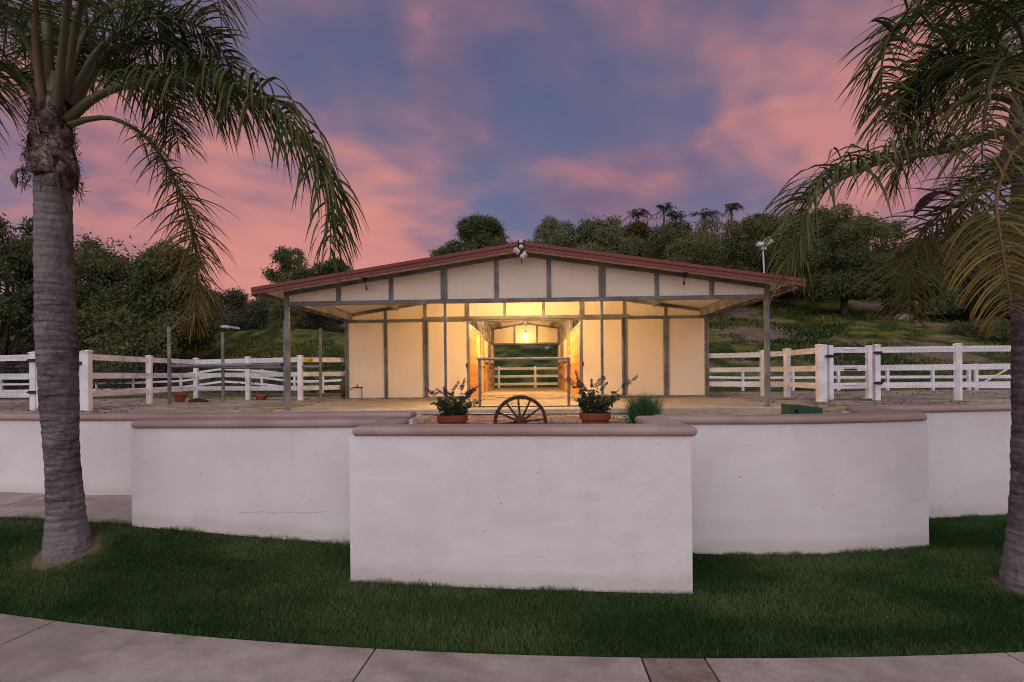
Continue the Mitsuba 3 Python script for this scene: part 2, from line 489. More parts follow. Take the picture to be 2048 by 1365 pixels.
def pave_slab(a0, a1, r0, r1, z0=-0.14, z1=0.0, n=10):
    a = np.linspace(a0, a1, n)
    ring = lambda r, z: np.c_[PC[0] + r * np.sin(a), PC[1] - r * np.cos(a), np.full(n, z)]
    v = np.vstack([ring(r0, z1), ring(r1, z1), ring(r0, z0), ring(r1, z0)])
    f = []
    for i in range(n - 1):
        for (p, q) in ((0, n), (2 * n, 0), (n, 3 * n)):
            f += [[p + i, q + i, q + i + 1], [p + i, q + i + 1, p + i + 1]]
    for i, s in ((0, 1), (n - 1, -1)):
        f += [[i, n + i, 3 * n + i][::s], [i, 3 * n + i, 2 * n + i][::s]]
    m = trimesh.Trimesh(v, np.array(f), process=False)
    trimesh.repair.fix_normals(m)
    return m


gap = 0.006 / PR
for k in range(len(ang) - 1):
    brown = k == 6
    put('slab', pave_slab(ang[k] + gap, ang[k + 1] - gap, PR + 0.001, PR + 1.9, z1=-0.002 if brown else 0.0), 'brown_slab' if brown else 'walk_concrete', pave,
        label='brown stained insert between paler concrete slabs' if brown else None)
    put('slab', pave_slab(ang[k] + gap, ang[k + 1] - gap, PR + 1.906, PR + 4.2), 'walk_concrete', pave)


def grid_mesh(X, Y, Z):
    n, m = X.shape
    v = np.stack([X, Y, Z], -1).reshape(-1, 3)
    i, j = np.meshgrid(np.arange(n - 1), np.arange(m - 1), indexing='ij')
    a = i * m + j
    f = np.concatenate([np.stack([a, a + m, a + m + 1], -1).reshape(-1, 3), np.stack([a, a + m + 1, a + 1], -1).reshape(-1, 3)])
    if np.cross(v[f[0, 1]] - v[f[0, 0]], v[f[0, 2]] - v[f[0, 0]])[2] < 0:
        f = f[:, ::-1]
    return trimesh.Trimesh(v, f, process=False)


xs = np.linspace(-16, 16, 161)
tt = np.linspace(0, 1, 40)
X = np.repeat(xs[:, None], 40, 1)
Y = (edge_y(xs) + 0.012)[:, None] + tt[None] * (7.9 - edge_y(xs))[:, None]
lawn = struct('lawn', grid_mesh(X, Y, lawn_z(X, Y) - 0.028), 'lawn_soil', True)

# the walls, drawn as lines in plan
W_FRONT = [(-1.262, 3.835), (1.315, 3.62)]
W_LRET, W_RRET = [(-1.085, 3.83), (-1.085, 4.42)], [(1.215, 3.66), (1.25, 4.40)]
W_L2 = [(-3.535, 4.565), (-2.5, 4.49), (-1.18, 4.44)]
W_L3 = [(-15, 6.35), (-9.0, 5.86), (-5.8, 5.55), (-4.68, 5.37), (-2.8, 5.27), (-1.06, 5.21)]
W_R2 = [(1.35, 4.44), (1.64, 4.40), (2.2, 4.355), (2.73, 4.36), (3.3, 4.42), (3.80, 4.52)]
W_RB = [(3.76, 4.66), (3.79, 5.24)]
W_R3 = [(3.72, 5.33), (4.53, 5.34), (5.43, 5.45), (7.2, 5.75), (10.0, 6.5), (15.0, 8.3)]


def wall_mesh(line, w=0.20, z0=-0.25, z1=1.140):
    p = sg.LineString(line).buffer(w / 2, cap_style='flat', join_style='mitre')
    return moved(trimesh.creation.extrude_polygon(p, z1 - z0, engine='earcut'), at(0, 0, z0))


BALL = trimesh.creation.icosphere(subdivisions=3, radius=0.036).vertices


def coping_mesh(lines, w=0.27, z=1.164):
    out = m3.Manifold()
    for line in lines:
        line = np.array(line, float)
        for p, q in zip(line[:-1], line[1:]):
            t = (q - p) / np.linalg.norm(q - p)
            n = np.array([-t[1], t[0]]) * (w / 2 - 0.036)
            c = [np.r_[e + s * n, z] for e in (p, q) for s in (-1, 1)]
            out = out + m3.Manifold.hull_points(np.vstack([BALL + o for o in c]))
    return man(out)


def retaining(label, line, cap_lines, returns=()):
    t = thing('retaining_wall', label, 'wall', 'stepped white retaining walls')
    put('wall_body', wall_mesh(line), 'stucco', t, 30)
    for r in returns:
        put('return_body', wall_mesh(r), 'stucco', t, 30)
    put('coping', coping_mesh(cap_lines), 'coping', t, False)
    return t


retaining('square white stucco wall jutting onto the lawn below the wagon wheel', W_FRONT,
          [[(-1.20, 3.835), (1.322, 3.62)], [(-1.085, 3.80), (-1.085, 4.42)], [(1.222, 3.64), (1.262, 4.42)]], [W_LRET, W_RRET])
retaining('white stucco wall with dark cracks along its base, ending beside the stamped path', W_L2, [[(-3.485, 4.56), (-2.5, 4.49), (-1.2, 4.44)]])
retaining('white stucco wall running behind the thick palm trunk above the stamped path', W_L3, [W_L3[:-1] + [(-1.10, 5.21)]])
retaining('gently curved white stucco wall below the green box', W_R2, [W_R2[:-1] + [(3.74, 4.51)], [(3.765, 4.55), (3.79, 5.20)]], [W_RB])
retaining('white stucco wall below the mesh fence beside the palm whose crown leaves the frame', W_R3, [[(3.80, 5.33)] + W_R3[1:]])

# stamped path rising between two of the walls
px = np.array([-15, -12, -9, -7, -5.5, -4.4, -3.42])
pe = np.interp(px, [-15, -9, -5, -3.42], [5.50, 5.14, 4.67, 4.48])
pw = np.interp(px, [p[0] for p in W_L3], [p[1] for p in W_L3]) - 0.06
path = struct('path', grid_mesh(np.repeat(px[:, None], 2, 1), np.stack([pe + 0.02, pw], 1), np.full((len(px), 2), 0.12)), 'lawn_soil')
cuts = [(-15, -12.4), (-12.4, -9.7), (-9.7, -7.3), (-7.3, -5.35), (-5.35, -3.43)]
for (a, b) in cuts:
    q = np.linspace(a + 0.006, b - 0.006, 8)
    lo = np.interp(q, px, pe)
    hi = np.interp(q, px, pw)
    sk = 0.35                                                 # the joints run askew
    Xg = np.stack([q, q + sk * (hi - lo), q, q + sk * (hi - lo)], 1)
    if b > -4:
        Xg[-1] = q[-1]
    Yg = np.stack([lo, hi, lo, hi], 1)
    top, tob = 0.268 + 0 * q, 0.325 + 0 * q
    v = np.vstack([np.c_[Xg[:, 0], lo, top], np.c_[Xg[:, 1], hi, tob], np.c_[Xg[:, 0], lo, top - 0.12], np.c_[Xg[:, 1], hi, tob - 0.12]])
    n = 8
    f = []
    for i in range(n - 1):
        for (p_, q_) in ((0, n), (2 * n, 0), (n, 3 * n)):
            f += [[p_ + i, q_ + i, q_ + i + 1], [p_ + i, q_ + i + 1, p_ + i + 1]]
    m = trimesh.Trimesh(v, np.array(f), process=False)
    trimesh.repair.fix_normals(m)
    put('slab', m, 'walk_concrete', path)
rx = np.linspace(-3.52, -0.97, 12)
ramp_y0 = np.interp(rx, [p[0] for p in W_L2], [p[1] for p in W_L2]) + 0.05
ramp_y1 = np.interp(rx, [p[0] for p in W_L3], [p[1] for p in W_L3]) - 0.05
struct('ramp', grid_mesh(np.repeat(rx[:, None], 2, 1), np.stack([ramp_y0, ramp_y1], 1), np.repeat((0.310 + 0.39 * (rx + 3.52) / 2.55)[:, None], 2, 1)), 'walk_concrete')

# the yard behind the walls, the hillside behind the yard
lx = np.array([-60, -15, -9, -5.8, -4.68, -2.8, -0.96, -0.955, 1.12, 1.125, 1.3, 3.68, 3.69, 5.43, 7.2, 10, 15, 60])
ly = np.array([9.5, 6.38, 5.9, 5.6, 5.42, 5.32, 5.26, 3.86, 3.66, 4.42, 4.45, 4.53, 5.36, 5.5, 5.8, 6.55, 8.35, 16])
xs = np.unique(np.r_[np.linspace(-110, -16, 48), np.linspace(-16, 16, 129), np.linspace(16, 110, 48), lx])
ys0 = np.interp(xs, lx, ly)
tt = np.linspace(0, 1, 50)
X = np.repeat(xs[:, None], 50, 1)
Y = ys0[:, None] + tt[None] * (22.0 - ys0)[:, None]
rough = (meshkit.fbm(np.stack([X * 1.3, Y * 1.3, 0 * X], -1), 3, 3) - 0.5) * 0.05 * sstep(11.5, 14, Y)
yard = struct('yard', grid_mesh(X, Y, ground_z(X, Y) + rough), 'yard_sand', True)
ys = np.r_[np.linspace(22, 60, 77), np.linspace(61, 130, 60), np.linspace(133, 260, 40)]
xs2 = np.unique(np.r_[np.linspace(-240, -60, 60), np.linspace(-60, 60, 161), np.linspace(60, 240, 60)])
X, Y = np.meshgrid(xs2, ys, indexing='ij')
struct('hillside', grid_mesh(X, Y, ground_z(X, Y) + np.where(Y > 22.5, 0, (meshkit.fbm(np.stack([X * 1.3, Y * 1.3, 0 * X], -1), 3, 3) - 0.5) * 0.05)), 'hill_turf', True)
struct('ground', box(-300, 300, -300, -29.9, -0.5, -0.2), 'walk_concrete')

# brick paving in front of the porch
rng = np.random.default_rng(4)
gx0, gy0 = np.meshgrid(np.linspace(-1.78, 2.0, 12), np.linspace(7.4, 10.36, 24), indexing='ij')
paving = struct('brick_paving', grid_mesh(gx0, gy0, ground_z(gx0, gy0) + 0.006), 'yard_sand')
BW, BH = 0.262, 0.131
pav_right = lambda y: 1.75 + 0.12 * math.sin(y * 3.0)
n_br = 0
for r in range(23):
    for c in range(15):
        x0 = -1.74 + c * BW + (BW / 2 if r % 2 else 0)
        y0 = 7.42 + r * BH
        if x0 + BW > pav_right(y0) + 0.2 or n_br >= 298:
            continue
        z1 = float(ground_z(x0, y0 + BH / 2)) + 0.020 + rng.uniform(-0.004, 0.006)
        b = moved(rbox(-BW / 2 + 0.006, BW / 2 - 0.006, -BH / 2 + 0.006, BH / 2 - 0.006, -0.05, 0, 0.007), at(x0 + BW / 2, y0 + BH / 2, z1, rng.normal(0, 0.012), rng.normal(0, 0.01) + math.atan(float(ground_z(0, y0 + 0.1) - ground_z(0, y0)) / 0.1), rng.normal(0, 0.01)))
        put('brick', b, 'paver', paving)
        n_br += 1

# ---------------------------------------------------------------- the barn (its own axes: a to the right, b into it, z up from the floor)
MB = at(0.3953, 14.8832, 0.818, -0.0332)
barn = thing('stable_barn', 'long low cream stable barn with red roof edge and lit open aisle', 'barn')


def bp(name, mesh, mat, parent=None, smooth=False, **kw):
    return put(name, moved(mesh, MB), mat, parent or barn, smooth, **kw)


def bw(a, b, z):
    return (MB @ np.array([a, b, z, 1.0]))[:3]


HW, HA, L, P, TO = 5.55, 1.75, 10.99, 4.04, 5.40
ZU0, SL = 3.53, 0.150
zu = lambda a: ZU0 - SL * abs(a)

# floor
slab = bp('floor', rbox(-HW - 0.05, HW + 0.05, -0.15, L + 0.6, -0.30, 0.0, 0.01), 'slab_concrete')
bp('porch_floor', rbox(-5.75, 5.95, -P - 0.22, -0.153, -0.32, -0.004, 0.015), 'slab_concrete')
bp('wash_pad', rbox(-9.55, -5.756, -3.05, 0.25, -0.34, -0.012, 0.015), 'slab_concrete')
bp('step', rbox(-1.72, 1.75, -P - 0.46, -P - 0.226, -0.32, -0.085, 0.012), 'slab_concrete')

# roof: two ribbed sheets, trims, ridge cap
RW, RB0, RB1 = 5.96, -P - 0.42, L + 0.35


def roof_sheet(s):
    aa = []
    n = 40
    bs = np.arange(RB0, RB1 + 0.01, 0.075)
    prof = np.where((np.arange(len(bs)) % 4) == 1, 0.028, 0.0)
    a = np.array([0.0, RW * s])
    A, Bm = np.meshgrid(a, bs, indexing='ij')
    under = ZU0 - SL * np.abs(A)
    lo = grid_mesh(A, Bm, under - 0.010 * (prof[None] > 0))
    hi = grid_mesh(A, Bm, under + 0.055 + prof[None])
    lo.faces = lo.faces[:, ::-1]
    return lo, hi


for s in (-1, 1):
    lo, hi = roof_sheet(s)
    bp('ceiling_sheet', lo, 'roof_underside')
    bp('roof_sheet', hi, 'red_metal')
for s in (-1, 1):
    for (d0, d1, dz0, dz1) in ((0.0, 0.05, -0.062, 0.020), (-0.018, 0.05, 0.025, 0.098)):
        for (bb, sg_) in ((RB0, 1), (RB1, -1)):
            e = [(0, ZU0 + dz0), (s * RW, zu(RW) + dz0), (s * RW, zu(RW) + dz1), (0, ZU0 + dz1)]
            y0, y1 = sorted((bb - sg_ * 0.05 + sg_ * d0, bb + sg_ * (d1 - 0.05)))
            bp('roof_trim', prism(e, y0, y1), 'red_metal')
    bp('eave_trim', box(s * RW - 0.004, s * RW + 0.03 * 1, RB0 - 0.05, RB1 + 0.05, zu(RW) - 0.085, zu(RW) + 0.105), 'red_metal')
    # purlins under the roof sheets
    for a in (5.84, 3.95, 2.6, 1.3):
        h = 0.10 if a > 5.5 else 0.13
        bp('purlin', box(s * a - 0.035, s * a + 0.035, (RB0 + 0.02) if a > 5.5 else (-P + 0.05), RB1 - 0.02, zu(a) - 0.012 - h, zu(a) - 0.012), 'steel')
    bp('eave_beam', box(s * TO - 0.045, s * TO + 0.045, -P + 0.06, -0.06, zu(TO) - 0.24, zu(TO) - 0.014), 'steel')
bp('ridge_beam', box(-0.05, 0.05, -P + 0.05, RB1 - 0.05, ZU0 - 0.2, ZU0 - 0.02), 'steel')
bp('ridge_cap', prism([(-0.22, ZU0 + 0.105 - 0.22 * SL), (0, ZU0 + 0.105), (0.22, ZU0 + 0.105 - 0.22 * SL), (0, ZU0 + 0.132)], RB0 - 0.06, RB1 + 0.06), 'red_metal')

# front gable on its posts
TIE = 2.436
stud_a = [-5.40, -4.20, -2.99, -1.78, -0.59, 0.59, 1.78, 2.99, 4.20, 5.40]


def upper(name, a0, a1, b0, b1, z0, mat, drop=0.055, parent=None):
    """A panel between two studs that ends under the roof."""
    e = [(a0, z0), (a1, z0), (a1, zu(a1) - drop), (a0, zu(a0) - drop)]
    if a0 < 0 < a1:
        e = e[:3] + [(0, ZU0 - drop)] + e[3:]
    return bp(name, prism(e, b0, b1), mat, parent)


for a0, a1 in zip(stud_a[:-1], stud_a[1:]):
    upper('gable_panel', a0 + 0.001, a1 - 0.001, -P - 0.012, -P + 0.028, TIE + 0.01, 'cream_panel')
for a in stud_a[1:-1]:
    w = 0.075 if abs(a) == 1.78 else 0.05
    for o in ((-w, -0.006), (0.006, w)):
        e = [(a + o[0], TIE + 0.047), (a + o[1], TIE + 0.047), (a + o[1], zu(a + o[1]) - 0.105), (a + o[0], zu(a + o[0]) - 0.105)]
        bp('gable_stud', prism(e, -P - 0.040, -P + 0.04), 'steel')
bp('tie_beam', rbox(-TO - 0.05, TO + 0.05, -P - 0.046, -P + 0.046, TIE - 0.046, TIE + 0.045), 'steel')
for s in (-1, 1):
    e = [(0, ZU0 - 0.104), (s * (TO + 0.06), zu(TO + 0.06) - 0.104), (s * (TO + 0.06), zu(TO + 0.06) - 0.014), (0, ZU0 - 0.014)]
    bp('gable_rafter', prism(e, -P - 0.044, -P + 0.044), 'steel')
for a, w in ((-TO, 0.045), (TO, 0.045), (-1.765, 0.029), (1.765, 0.029)):
    top = (zu(TO) - 0.11) if abs(a) > 3 else TIE - 0.05
    post = bp('porch_post', rbox(a - w, a + w, -P - w - (0.012 if abs(a) > 3 else 0), -P + w, -0.02, top), 'steel')
    bp('foot_plate', box(a - w - 0.04, a + w + 0.04, -P - w - 0.04, -P + w + 0.04, -0.003, 0.008), 'steel', post)
for a in np.linspace(-5.0, 5.0, 15):
    bp('bolt', moved(trimesh.creation.cylinder(0.014, 0.02, sections=8), at(a, -P - 0.052, TIE + 0.004, rx=math.pi / 2)), 'rusty_iron')

# front wall
RAIL = 2.463
for i, (a0, a1) in enumerate([(-HW, -4.32), (-4.32, -3.06), (-3.06, -HA), (HA, 3.06), (3.06, 4.33), (4.33, HW)]):
    bp('wall_panel', box(a0 + 0.03, a1 - 0.03, -0.02, 0.02, 0.075, RAIL - 0.03), 'cream_panel')
for a, w in ((-HW, 0.06), (-4.32, 0.055), (-3.09, 0.06), (3.09, 0.06), (4.33, 0.085), (HW, 0.06)):
    for o in ((-w, -0.008), (0.008, w)):
        bp('wall_post', rbox(a + o[0], a + o[1], -0.055, 0.055, 0.0, zu(HW) - 0.12 if abs(a) == HW else RAIL - 0.052, 0.004), 'steel')
bp('sill_rail', box(-HW + 0.06, -HA, -0.048, 0.03, 0.004, 0.075), 'steel')
bp('sill_rail', box(HA, HW - 0.06, -0.048, 0.03, 0.004, 0.075), 'steel')
bp('wall_rail', box(-HW + 0.062, HW - 0.062, -0.05, 0.05, RAIL - 0.05, RAIL + 0.05), 'steel')
bp('door_track', rbox(-3.15, 3.2, -0.135, -0.055, RAIL + 0.002, RAIL + 0.098), 'steel')
wst = [-HW, -4.32, -3.08, -1.80, -0.60, 0.60, 1.80, 3.07, 4.33, HW]
for a0, a1 in zip(wst[:-1], wst[1:]):
    upper('upper_panel', a0 + 0.02, a1 - 0.02, -0.02, 0.02, RAIL + 0.02, 'cream_panel')
for a in wst[1:-1]:
    e = [(a - 0.045, RAIL + 0.052), (a + 0.045, RAIL + 0.052), (a + 0.045, zu(abs(a) + 0.045) - 0.11), (a - 0.045, zu(abs(a) + 0.045) - 0.11)]
    bp('upper_stud', prism(e, -0.05, 0.05), 'steel')
for s in (-1, 1):
    e = [(0, ZU0 - 0.104), (s * HW, zu(HW) - 0.104), (s * HW, zu(HW) - 0.014), (0, ZU0 - 0.014)]
    bp('wall_rafter', prism(e, -0.054, 0.054), 'steel')
# the two sliding doors, rolled back along the wall beside the aisle
for s in (-1, 1):
    a0, a1 = sorted((s * (HA - 0.02), s * 3.02))
    door = bp('sliding_door', box(a0 + 0.05, a1 - 0.05, -0.105, -0.075, 0.10, RAIL - 0.06), 'cream_panel')
    for n_, (x0, x1, z0, z1) in (('door_stile', (a0, a0 + 0.055, 0.05, RAIL - 0.004)), ('door_stile', (a1 - 0.055, a1, 0.05, RAIL - 0.004)),
                                 ('door_rail', (a0 + 0.056, a1 - 0.056, 0.05, 0.105)), ('door_rail', (a0 + 0.056, a1 - 0.056, RAIL - 0.065, RAIL - 0.004))):
        bp(n_, rbox(x0, x1, -0.118, -0.066, z0, z1, 0.004), 'steel', door)
    e = s * (HA + 0.03)
    bp('door_latch', rbox(e - 0.03, e + 0.03, -0.14, -0.12, 0.98, 1.12, 0.004), 'black_plastic', door)

# side walls, back wall, back gable
for s in (-1, 1):
    for k in range(6):
        b0, b1 = 0.062 + k * (L - 0.12) / 6, 0.062 + (k + 1) * (L - 0.12) / 6
        bp('side_panel', box(s * HW - 0.02, s * HW + 0.02, b0 + 0.05, b1 - 0.002, 0.02, zu(HW) - 0.03), 'cream_panel')
        bp('side_post', box(s * HW - 0.05, s * HW + 0.05, b0 - 0.002, b0 + 0.048, 0.004, zu(HW) - 0.12), 'steel')
    a0, a1 = sorted((s * (HA + 0.05), s * (HW - 0.06)))
    bp('back_panel', prism([(a0, 0.0), (a1, 0.0), (a1, zu(a1) - 0.05), (a0, zu(a0) - 0.05)], L - 0.02, L + 0.02), 'cream_panel')
    bp('back_post', rbox(s * HA - 0.05, s * HA + 0.05, L - 0.06, L + 0.06, 0, zu(HA) - 0.05), 'steel')
for a0, a1 in zip([-HA + 0.05, -0.6, 0.0, 0.6], [-0.6, 0.0, 0.6, HA - 0.05]):
    upper('back_gable_panel', a0 + 0.004, a1 - 0.004, L - 0.02, L + 0.02, 2.37, 'cream_panel')
for a in (-0.6, 0.6):
    bp('back_gable_stud', box(a - 0.05, a + 0.05, L - 0.06, L - 0.022, 2.44, zu(a) - 0.12), 'steel')
bp('back_header', box(-HA + 0.05, HA - 0.05, L - 0.06, L + 0.06, 2.36, 2.435), 'steel')
for s in (-1, 1):
    e = [(0, ZU0 - 0.11), (s * HA, zu(HA) - 0.11), (s * HA, zu(HA) - 0.03), (0, ZU0 - 0.03)]
    bp('back_rafter', prism(e, L - 0.075, L - 0.025), 'steel')

# stalls along the aisle: boards between posts, doors with a panelled upper half
ST = 2.354
bays = [0.02, 3.70, 7.36, 10.93]
for s in (-1, 1):
    for k in range(3):
        b0, b1 = bays[k], bays[k + 1]
        front = bp('stall_front', box(s * HA - 0.035, s * HA + 0.035, b0 + 0.05, b1 - 0.05, ST - 0.06, ST), 'steel')
        mid = b0 + 1.35 if k else b1
        rows = 17
        for r in range(rows):
            z0, z1 = 0.02 + r * (ST - 0.09) / rows, 0.02 + (r + 1) * (ST - 0.09) / rows - 0.008
            if k == 0:
                for (c0, c1) in ((b0 + 0.07, b0 + 1.9), (b0 + 1.95, b1 - 0.07)):
                    bp('board', box(s * HA - 0.02, s * HA + 0.02, c0, c1, z0, z1), 'stall_wood', front)
            else:
                if z1 < 1.30:
                    bp('board', box(s * HA - 0.02, s * HA + 0.02, mid + 0.04, b1 - 0.07, z0, z1), 'stall_wood', front)
                bp('board', box(s * HA - 0.02, s * HA + 0.02, b0 + 0.07, mid - 0.04, z0, z1), 'stall_wood', front)
        if k:
            bp('stall_grille', box(s * HA - 0.012, s * HA + 0.012, mid + 0.06, b1 - 0.1, 1.34, ST - 0.10), 'cream_panel', front)
            bp('mid_rail', box(s * HA - 0.04, s * HA + 0.04, mid, b1 - 0.05, 1.27, 1.335), 'steel', front)
        bp('stall_stile', box(s * HA - 0.045, s * HA + 0.045, mid - 0.04, mid + 0.04, 0.0, ST - 0.065), 'steel', front)
        bp('latch', rbox(s * HA - 0.07, s * HA + 0.07, mid - 0.30, mid - 0.12, 1.02, 1.10, 0.004), 'black_plastic', front)
        bp('stall_post', box(s * HA - 0.05, s * HA + 0.05, b0 - 0.045, b0 + 0.048, 0.0, zu(HA) - 0.03), 'steel')
        if k:
            ai, ao = sorted((s * (HA + 0.06), s * (HW - 0.06)))
            bp('stall_partition', box(ai, ao, b0 - 0.02, b0 + 0.02, 0.0, 2.2), 'stall_wood')
            e = [(s * 0.02, ZU0 - 0.20), (s * HW * 0.99, zu(HW) - 0.20), (s * HW * 0.99, zu(HW) - 0.15), (s * 0.02, ZU0 - 0.15)]
            bp('truss_rafter', prism(e, b0 - 0.03, b0 + 0.03), 'steel')
        for bb in (b0 + 1.2, b0 + 2.4):
            bp('bar_post', box(s * HA - 0.03, s * HA + 0.03, bb - 0.03, bb + 0.03, ST + 0.003, zu(HA) - 0.03), 'steel')

# ---------------------------------------------------------------- lamps
def jar_lamp(label, a, b, z, watts, hung=False):
    t = thing('jar_lamp', label, 'lamp')
    put('base', moved(moved(trimesh.creation.cylinder(0.06, 0.09, sections=20), at(a, b - 0.05, z + 0.17)), MB), 'lamp_white', t, 40)
    put('arm', moved(box(a - 0.03, a + 0.03, b - 0.05, b + 0.005, z + 0.15, z + 0.21), MB), 'lamp_white', t)
    cap = moved(trimesh.creation.capsule(height=0.16, radius=0.055, count=[12, 16]), at(a, b - 0.07, z - 0.06))
    area = cap.area
    key = put('bulb', moved(cap, MB), 'bulb_glow', t, True)
    scene[key]['emitter'] = {'type': 'area', 'radiance': {'type': 'rgb', 'value': [float(c) for c in LAMP * watts]}}
    if hung:
        put('conduit', moved(box(a - 0.012, a + 0.012, b - 0.062, b - 0.038, z + 0.212, ZU0 - 0.19), MB), 'lamp_white', t)
    else:
        put('conduit', moved(box(a - 0.012, a + 0.012, b - 0.024, b + 0.0, z - 0.62, z - 0.2), MB), 'lamp_white', t)
    return t


jar_lamp('glowing jar lamp on the gable at the far end of the barn aisle', 0.0, L - 0.60, 2.80, 30.0, True)
jar_lamp('glowing lamp under the porch ridge above the aisle entrance', 0.0, -2.85, 3.0, 390.0, True)
jar_lamp('glowing jar lamp hung under the ridge inside the front of the aisle', 0.0, 3.1, 3.10, 820.0, True)


def flood_head(M, parent):
    h = put('lamp_head', moved(rbox(-0.072, 0.072, -0.02, 0.045, -0.046, 0.046, 0.010), M), 'lamp_white', parent, 30)
    put('lens', moved(box(-0.062, 0.062, -0.026, -0.0205, -0.036, 0.036), M), 'lamp_glass', h)
    for k in range(7):
        x = -0.060 + k * 0.020
        put('fin', moved(box(x - 0.004, x + 0.004, 0.0455, 0.066, -0.038, 0.038), M), 'lamp_white', h)


fl = thing('floodlight', 'white twin floodlight with motion sensor at the red roof peak', 'floodlight', 'twin floodlights')
gx, gy, gz = bw(-0.02, RB0 - 0.075, ZU0 + 0.03)
put('bracket', rbox(gx - 0.07, gx + 0.07, gy - 0.01, gy + 0.02, gz - 0.05, gz + 0.10), 'black_plastic', fl)
put('sensor', moved(lathe([(0, 0.07), (0.035, 0.068), (0.045, 0.04), (0.04, 0.0), (0, -0.005)], 20), at(gx, gy - 0.06, gz + 0.02)), 'lamp_white', fl, 40)
put('sensor_dome', moved(trimesh.creation.icosphere(3, 0.05), at(gx, gy - 0.07, gz - 0.07)), 'lamp_glass', fl, True)
put('junction_box', moved(trimesh.creation.cylinder(0.045, 0.05, sections=20), at(gx, gy - 0.06, gz - 0.14)), 'black_plastic', fl, 40)
put('arm', beam((gx + 0.03, gy - 0.06, gz - 0.15), (gx + 0.11, gy - 0.07, gz - 0.21), 0.014, 0.014), 'lamp_white', fl)
put('arm', beam((gx - 0.03, gy - 0.06, gz - 0.14), (gx - 0.09, gy - 0.07, gz - 0.14), 0.014, 0.014), 'lamp_white', fl)
flood_head(at(gx - 0.09, gy - 0.09, gz - 0.15, 0.25, -0.5, 0.72), fl)
flood_head(at(gx + 0.045, gy - 0.09, gz - 0.25, -0.2, -0.55, -0.70), fl)
put('stem', beam((gx + 0.005, gy - 0.05, gz - 0.30), (gx + 0.01, gy - 0.05, gz - 0.42), 0.026, 0.026, (0, 1, 0)), 'rusty_iron', fl)

fl = thing('floodlight', 'white twin floodlight on a thin pole above the low roof corner', 'floodlight', 'twin floodlights')
qx, qy, qz = bw(5.13, RB0 - 0.03, zu(5.13) + 0.05)
put('pole', tube([(qx + 0.01, qy, qz - 0.05), (qx, qy, qz + 0.3), (qx - 0.012, qy, qz + 0.56)], 0.017, 10), 'lamp_white', fl, 40)
put('junction_box', rbox(qx - 0.05, qx + 0.05, qy - 0.03, qy + 0.03, qz + 0.55, qz + 0.61), 'lamp_white', fl)
flood_head(at(qx - 0.075, qy - 0.04, qz + 0.665, 0.15, -0.25, 0.04), fl)
flood_head(at(qx + 0.10, qy - 0.03, qz + 0.70, -0.85, 0.25, -0.35), fl)
put('cable', tube(spline([(qx - 0.03, qy, qz + 0.60), (qx + 0.02, qy, qz + 0.76), (qx + 0.14, qy, qz + 0.83), (qx + 0.36, qy, qz + 0.90)], 14)[0], 0.005, 6), 'lamp_white', fl, True)

for a, lab in ((-3.57, 'small hooked spray arm under the roof edge near the wash rack'), (3.60, 'small hooked spray arm under the roof edge near the pole floodlight')):
    t = thing('spray_arm', lab, 'spray arm', 'spray arms hanging from the gable')
    x, y, z = bw(a, -P - 0.055, zu(a) - 0.04)
    put('clamp', rbox(x - 0.05, x + 0.05, y - 0.05, y, z - 0.03, z + 0.03), 'rusty_iron', t)
    dx = 0.055 if a < 0 else -0.055
    put('rod', tube([(x, y - 0.04, z), (x + dx * 0.4, y - 0.08, z - 0.07), (x + dx, y - 0.10, z - 0.19)], 0.009, 8), 'rusty_iron', t, 40)
    put('nozzle', tube([(x + dx, y - 0.10, z - 0.18), (x + dx * 1.15, y - 0.105, z - 0.255)], 0.020, 10), 'rusty_iron', t, 40)

# ---------------------------------------------------------------- things round the barn
t = thing('hitching_rail', 'grey steel pipe hitching rail standing across the aisle entrance', 'hitching rail')
for s in (-1, 1):
    put('post', moved(rbox(s * 1.075 - 0.032, s * 1.075 + 0.032, -3.282, -3.218, 0.0, 1.115), MB), 'steel', t)
put('top_rail', moved(tube([(-1.13, -3.25, 1.145), (0, -3.25, 1.135), (1.13, -3.25, 1.145)], 0.034, 14), MB), 'steel', t, 40)

t = thing('wash_rack', 'grey pipe wash rack with four tall posts at the end of the pad', 'wash rack')
RK = [(-9.40, -2.45, 2.12), (-9.05, -0.75, 2.12), (-6.02, -2.95, 2.2), (-6.10, -0.70, 2.2)]
for (a, b, h) in RK:
    put('post', moved(tube([(a, b, -0.02), (a, b, h)], 0.045, 12), MB), 'steel', t, 40)
put('front_rail', moved(tube([(RK[0][0], RK[0][1], 1.07), (RK[2][0] - 0.1, RK[2][1], 1.07)], 0.042, 12), MB), 'steel', t, 40)
put('rail_end_cap', moved(tube([(RK[2][0] - 0.1, RK[2][1], 1.07), (RK[2][0] - 0.05, RK[2][1], 1.07)], 0.05, 12), MB), 'black_plastic', t, 40)
put('back_rail', moved(tube([(RK[1][0], RK[1][1], 1.05), (RK[3][0] - 0.05, RK[3][1], 1.05)], 0.042, 12), MB), 'steel', t, 40)
put('side_rail', moved(tube([(RK[0][0], RK[0][1] + 0.04, 1.08), (RK[1][0], RK[1][1] - 0.04, 1.06)], 0.036, 12), MB), 'steel', t, 40)

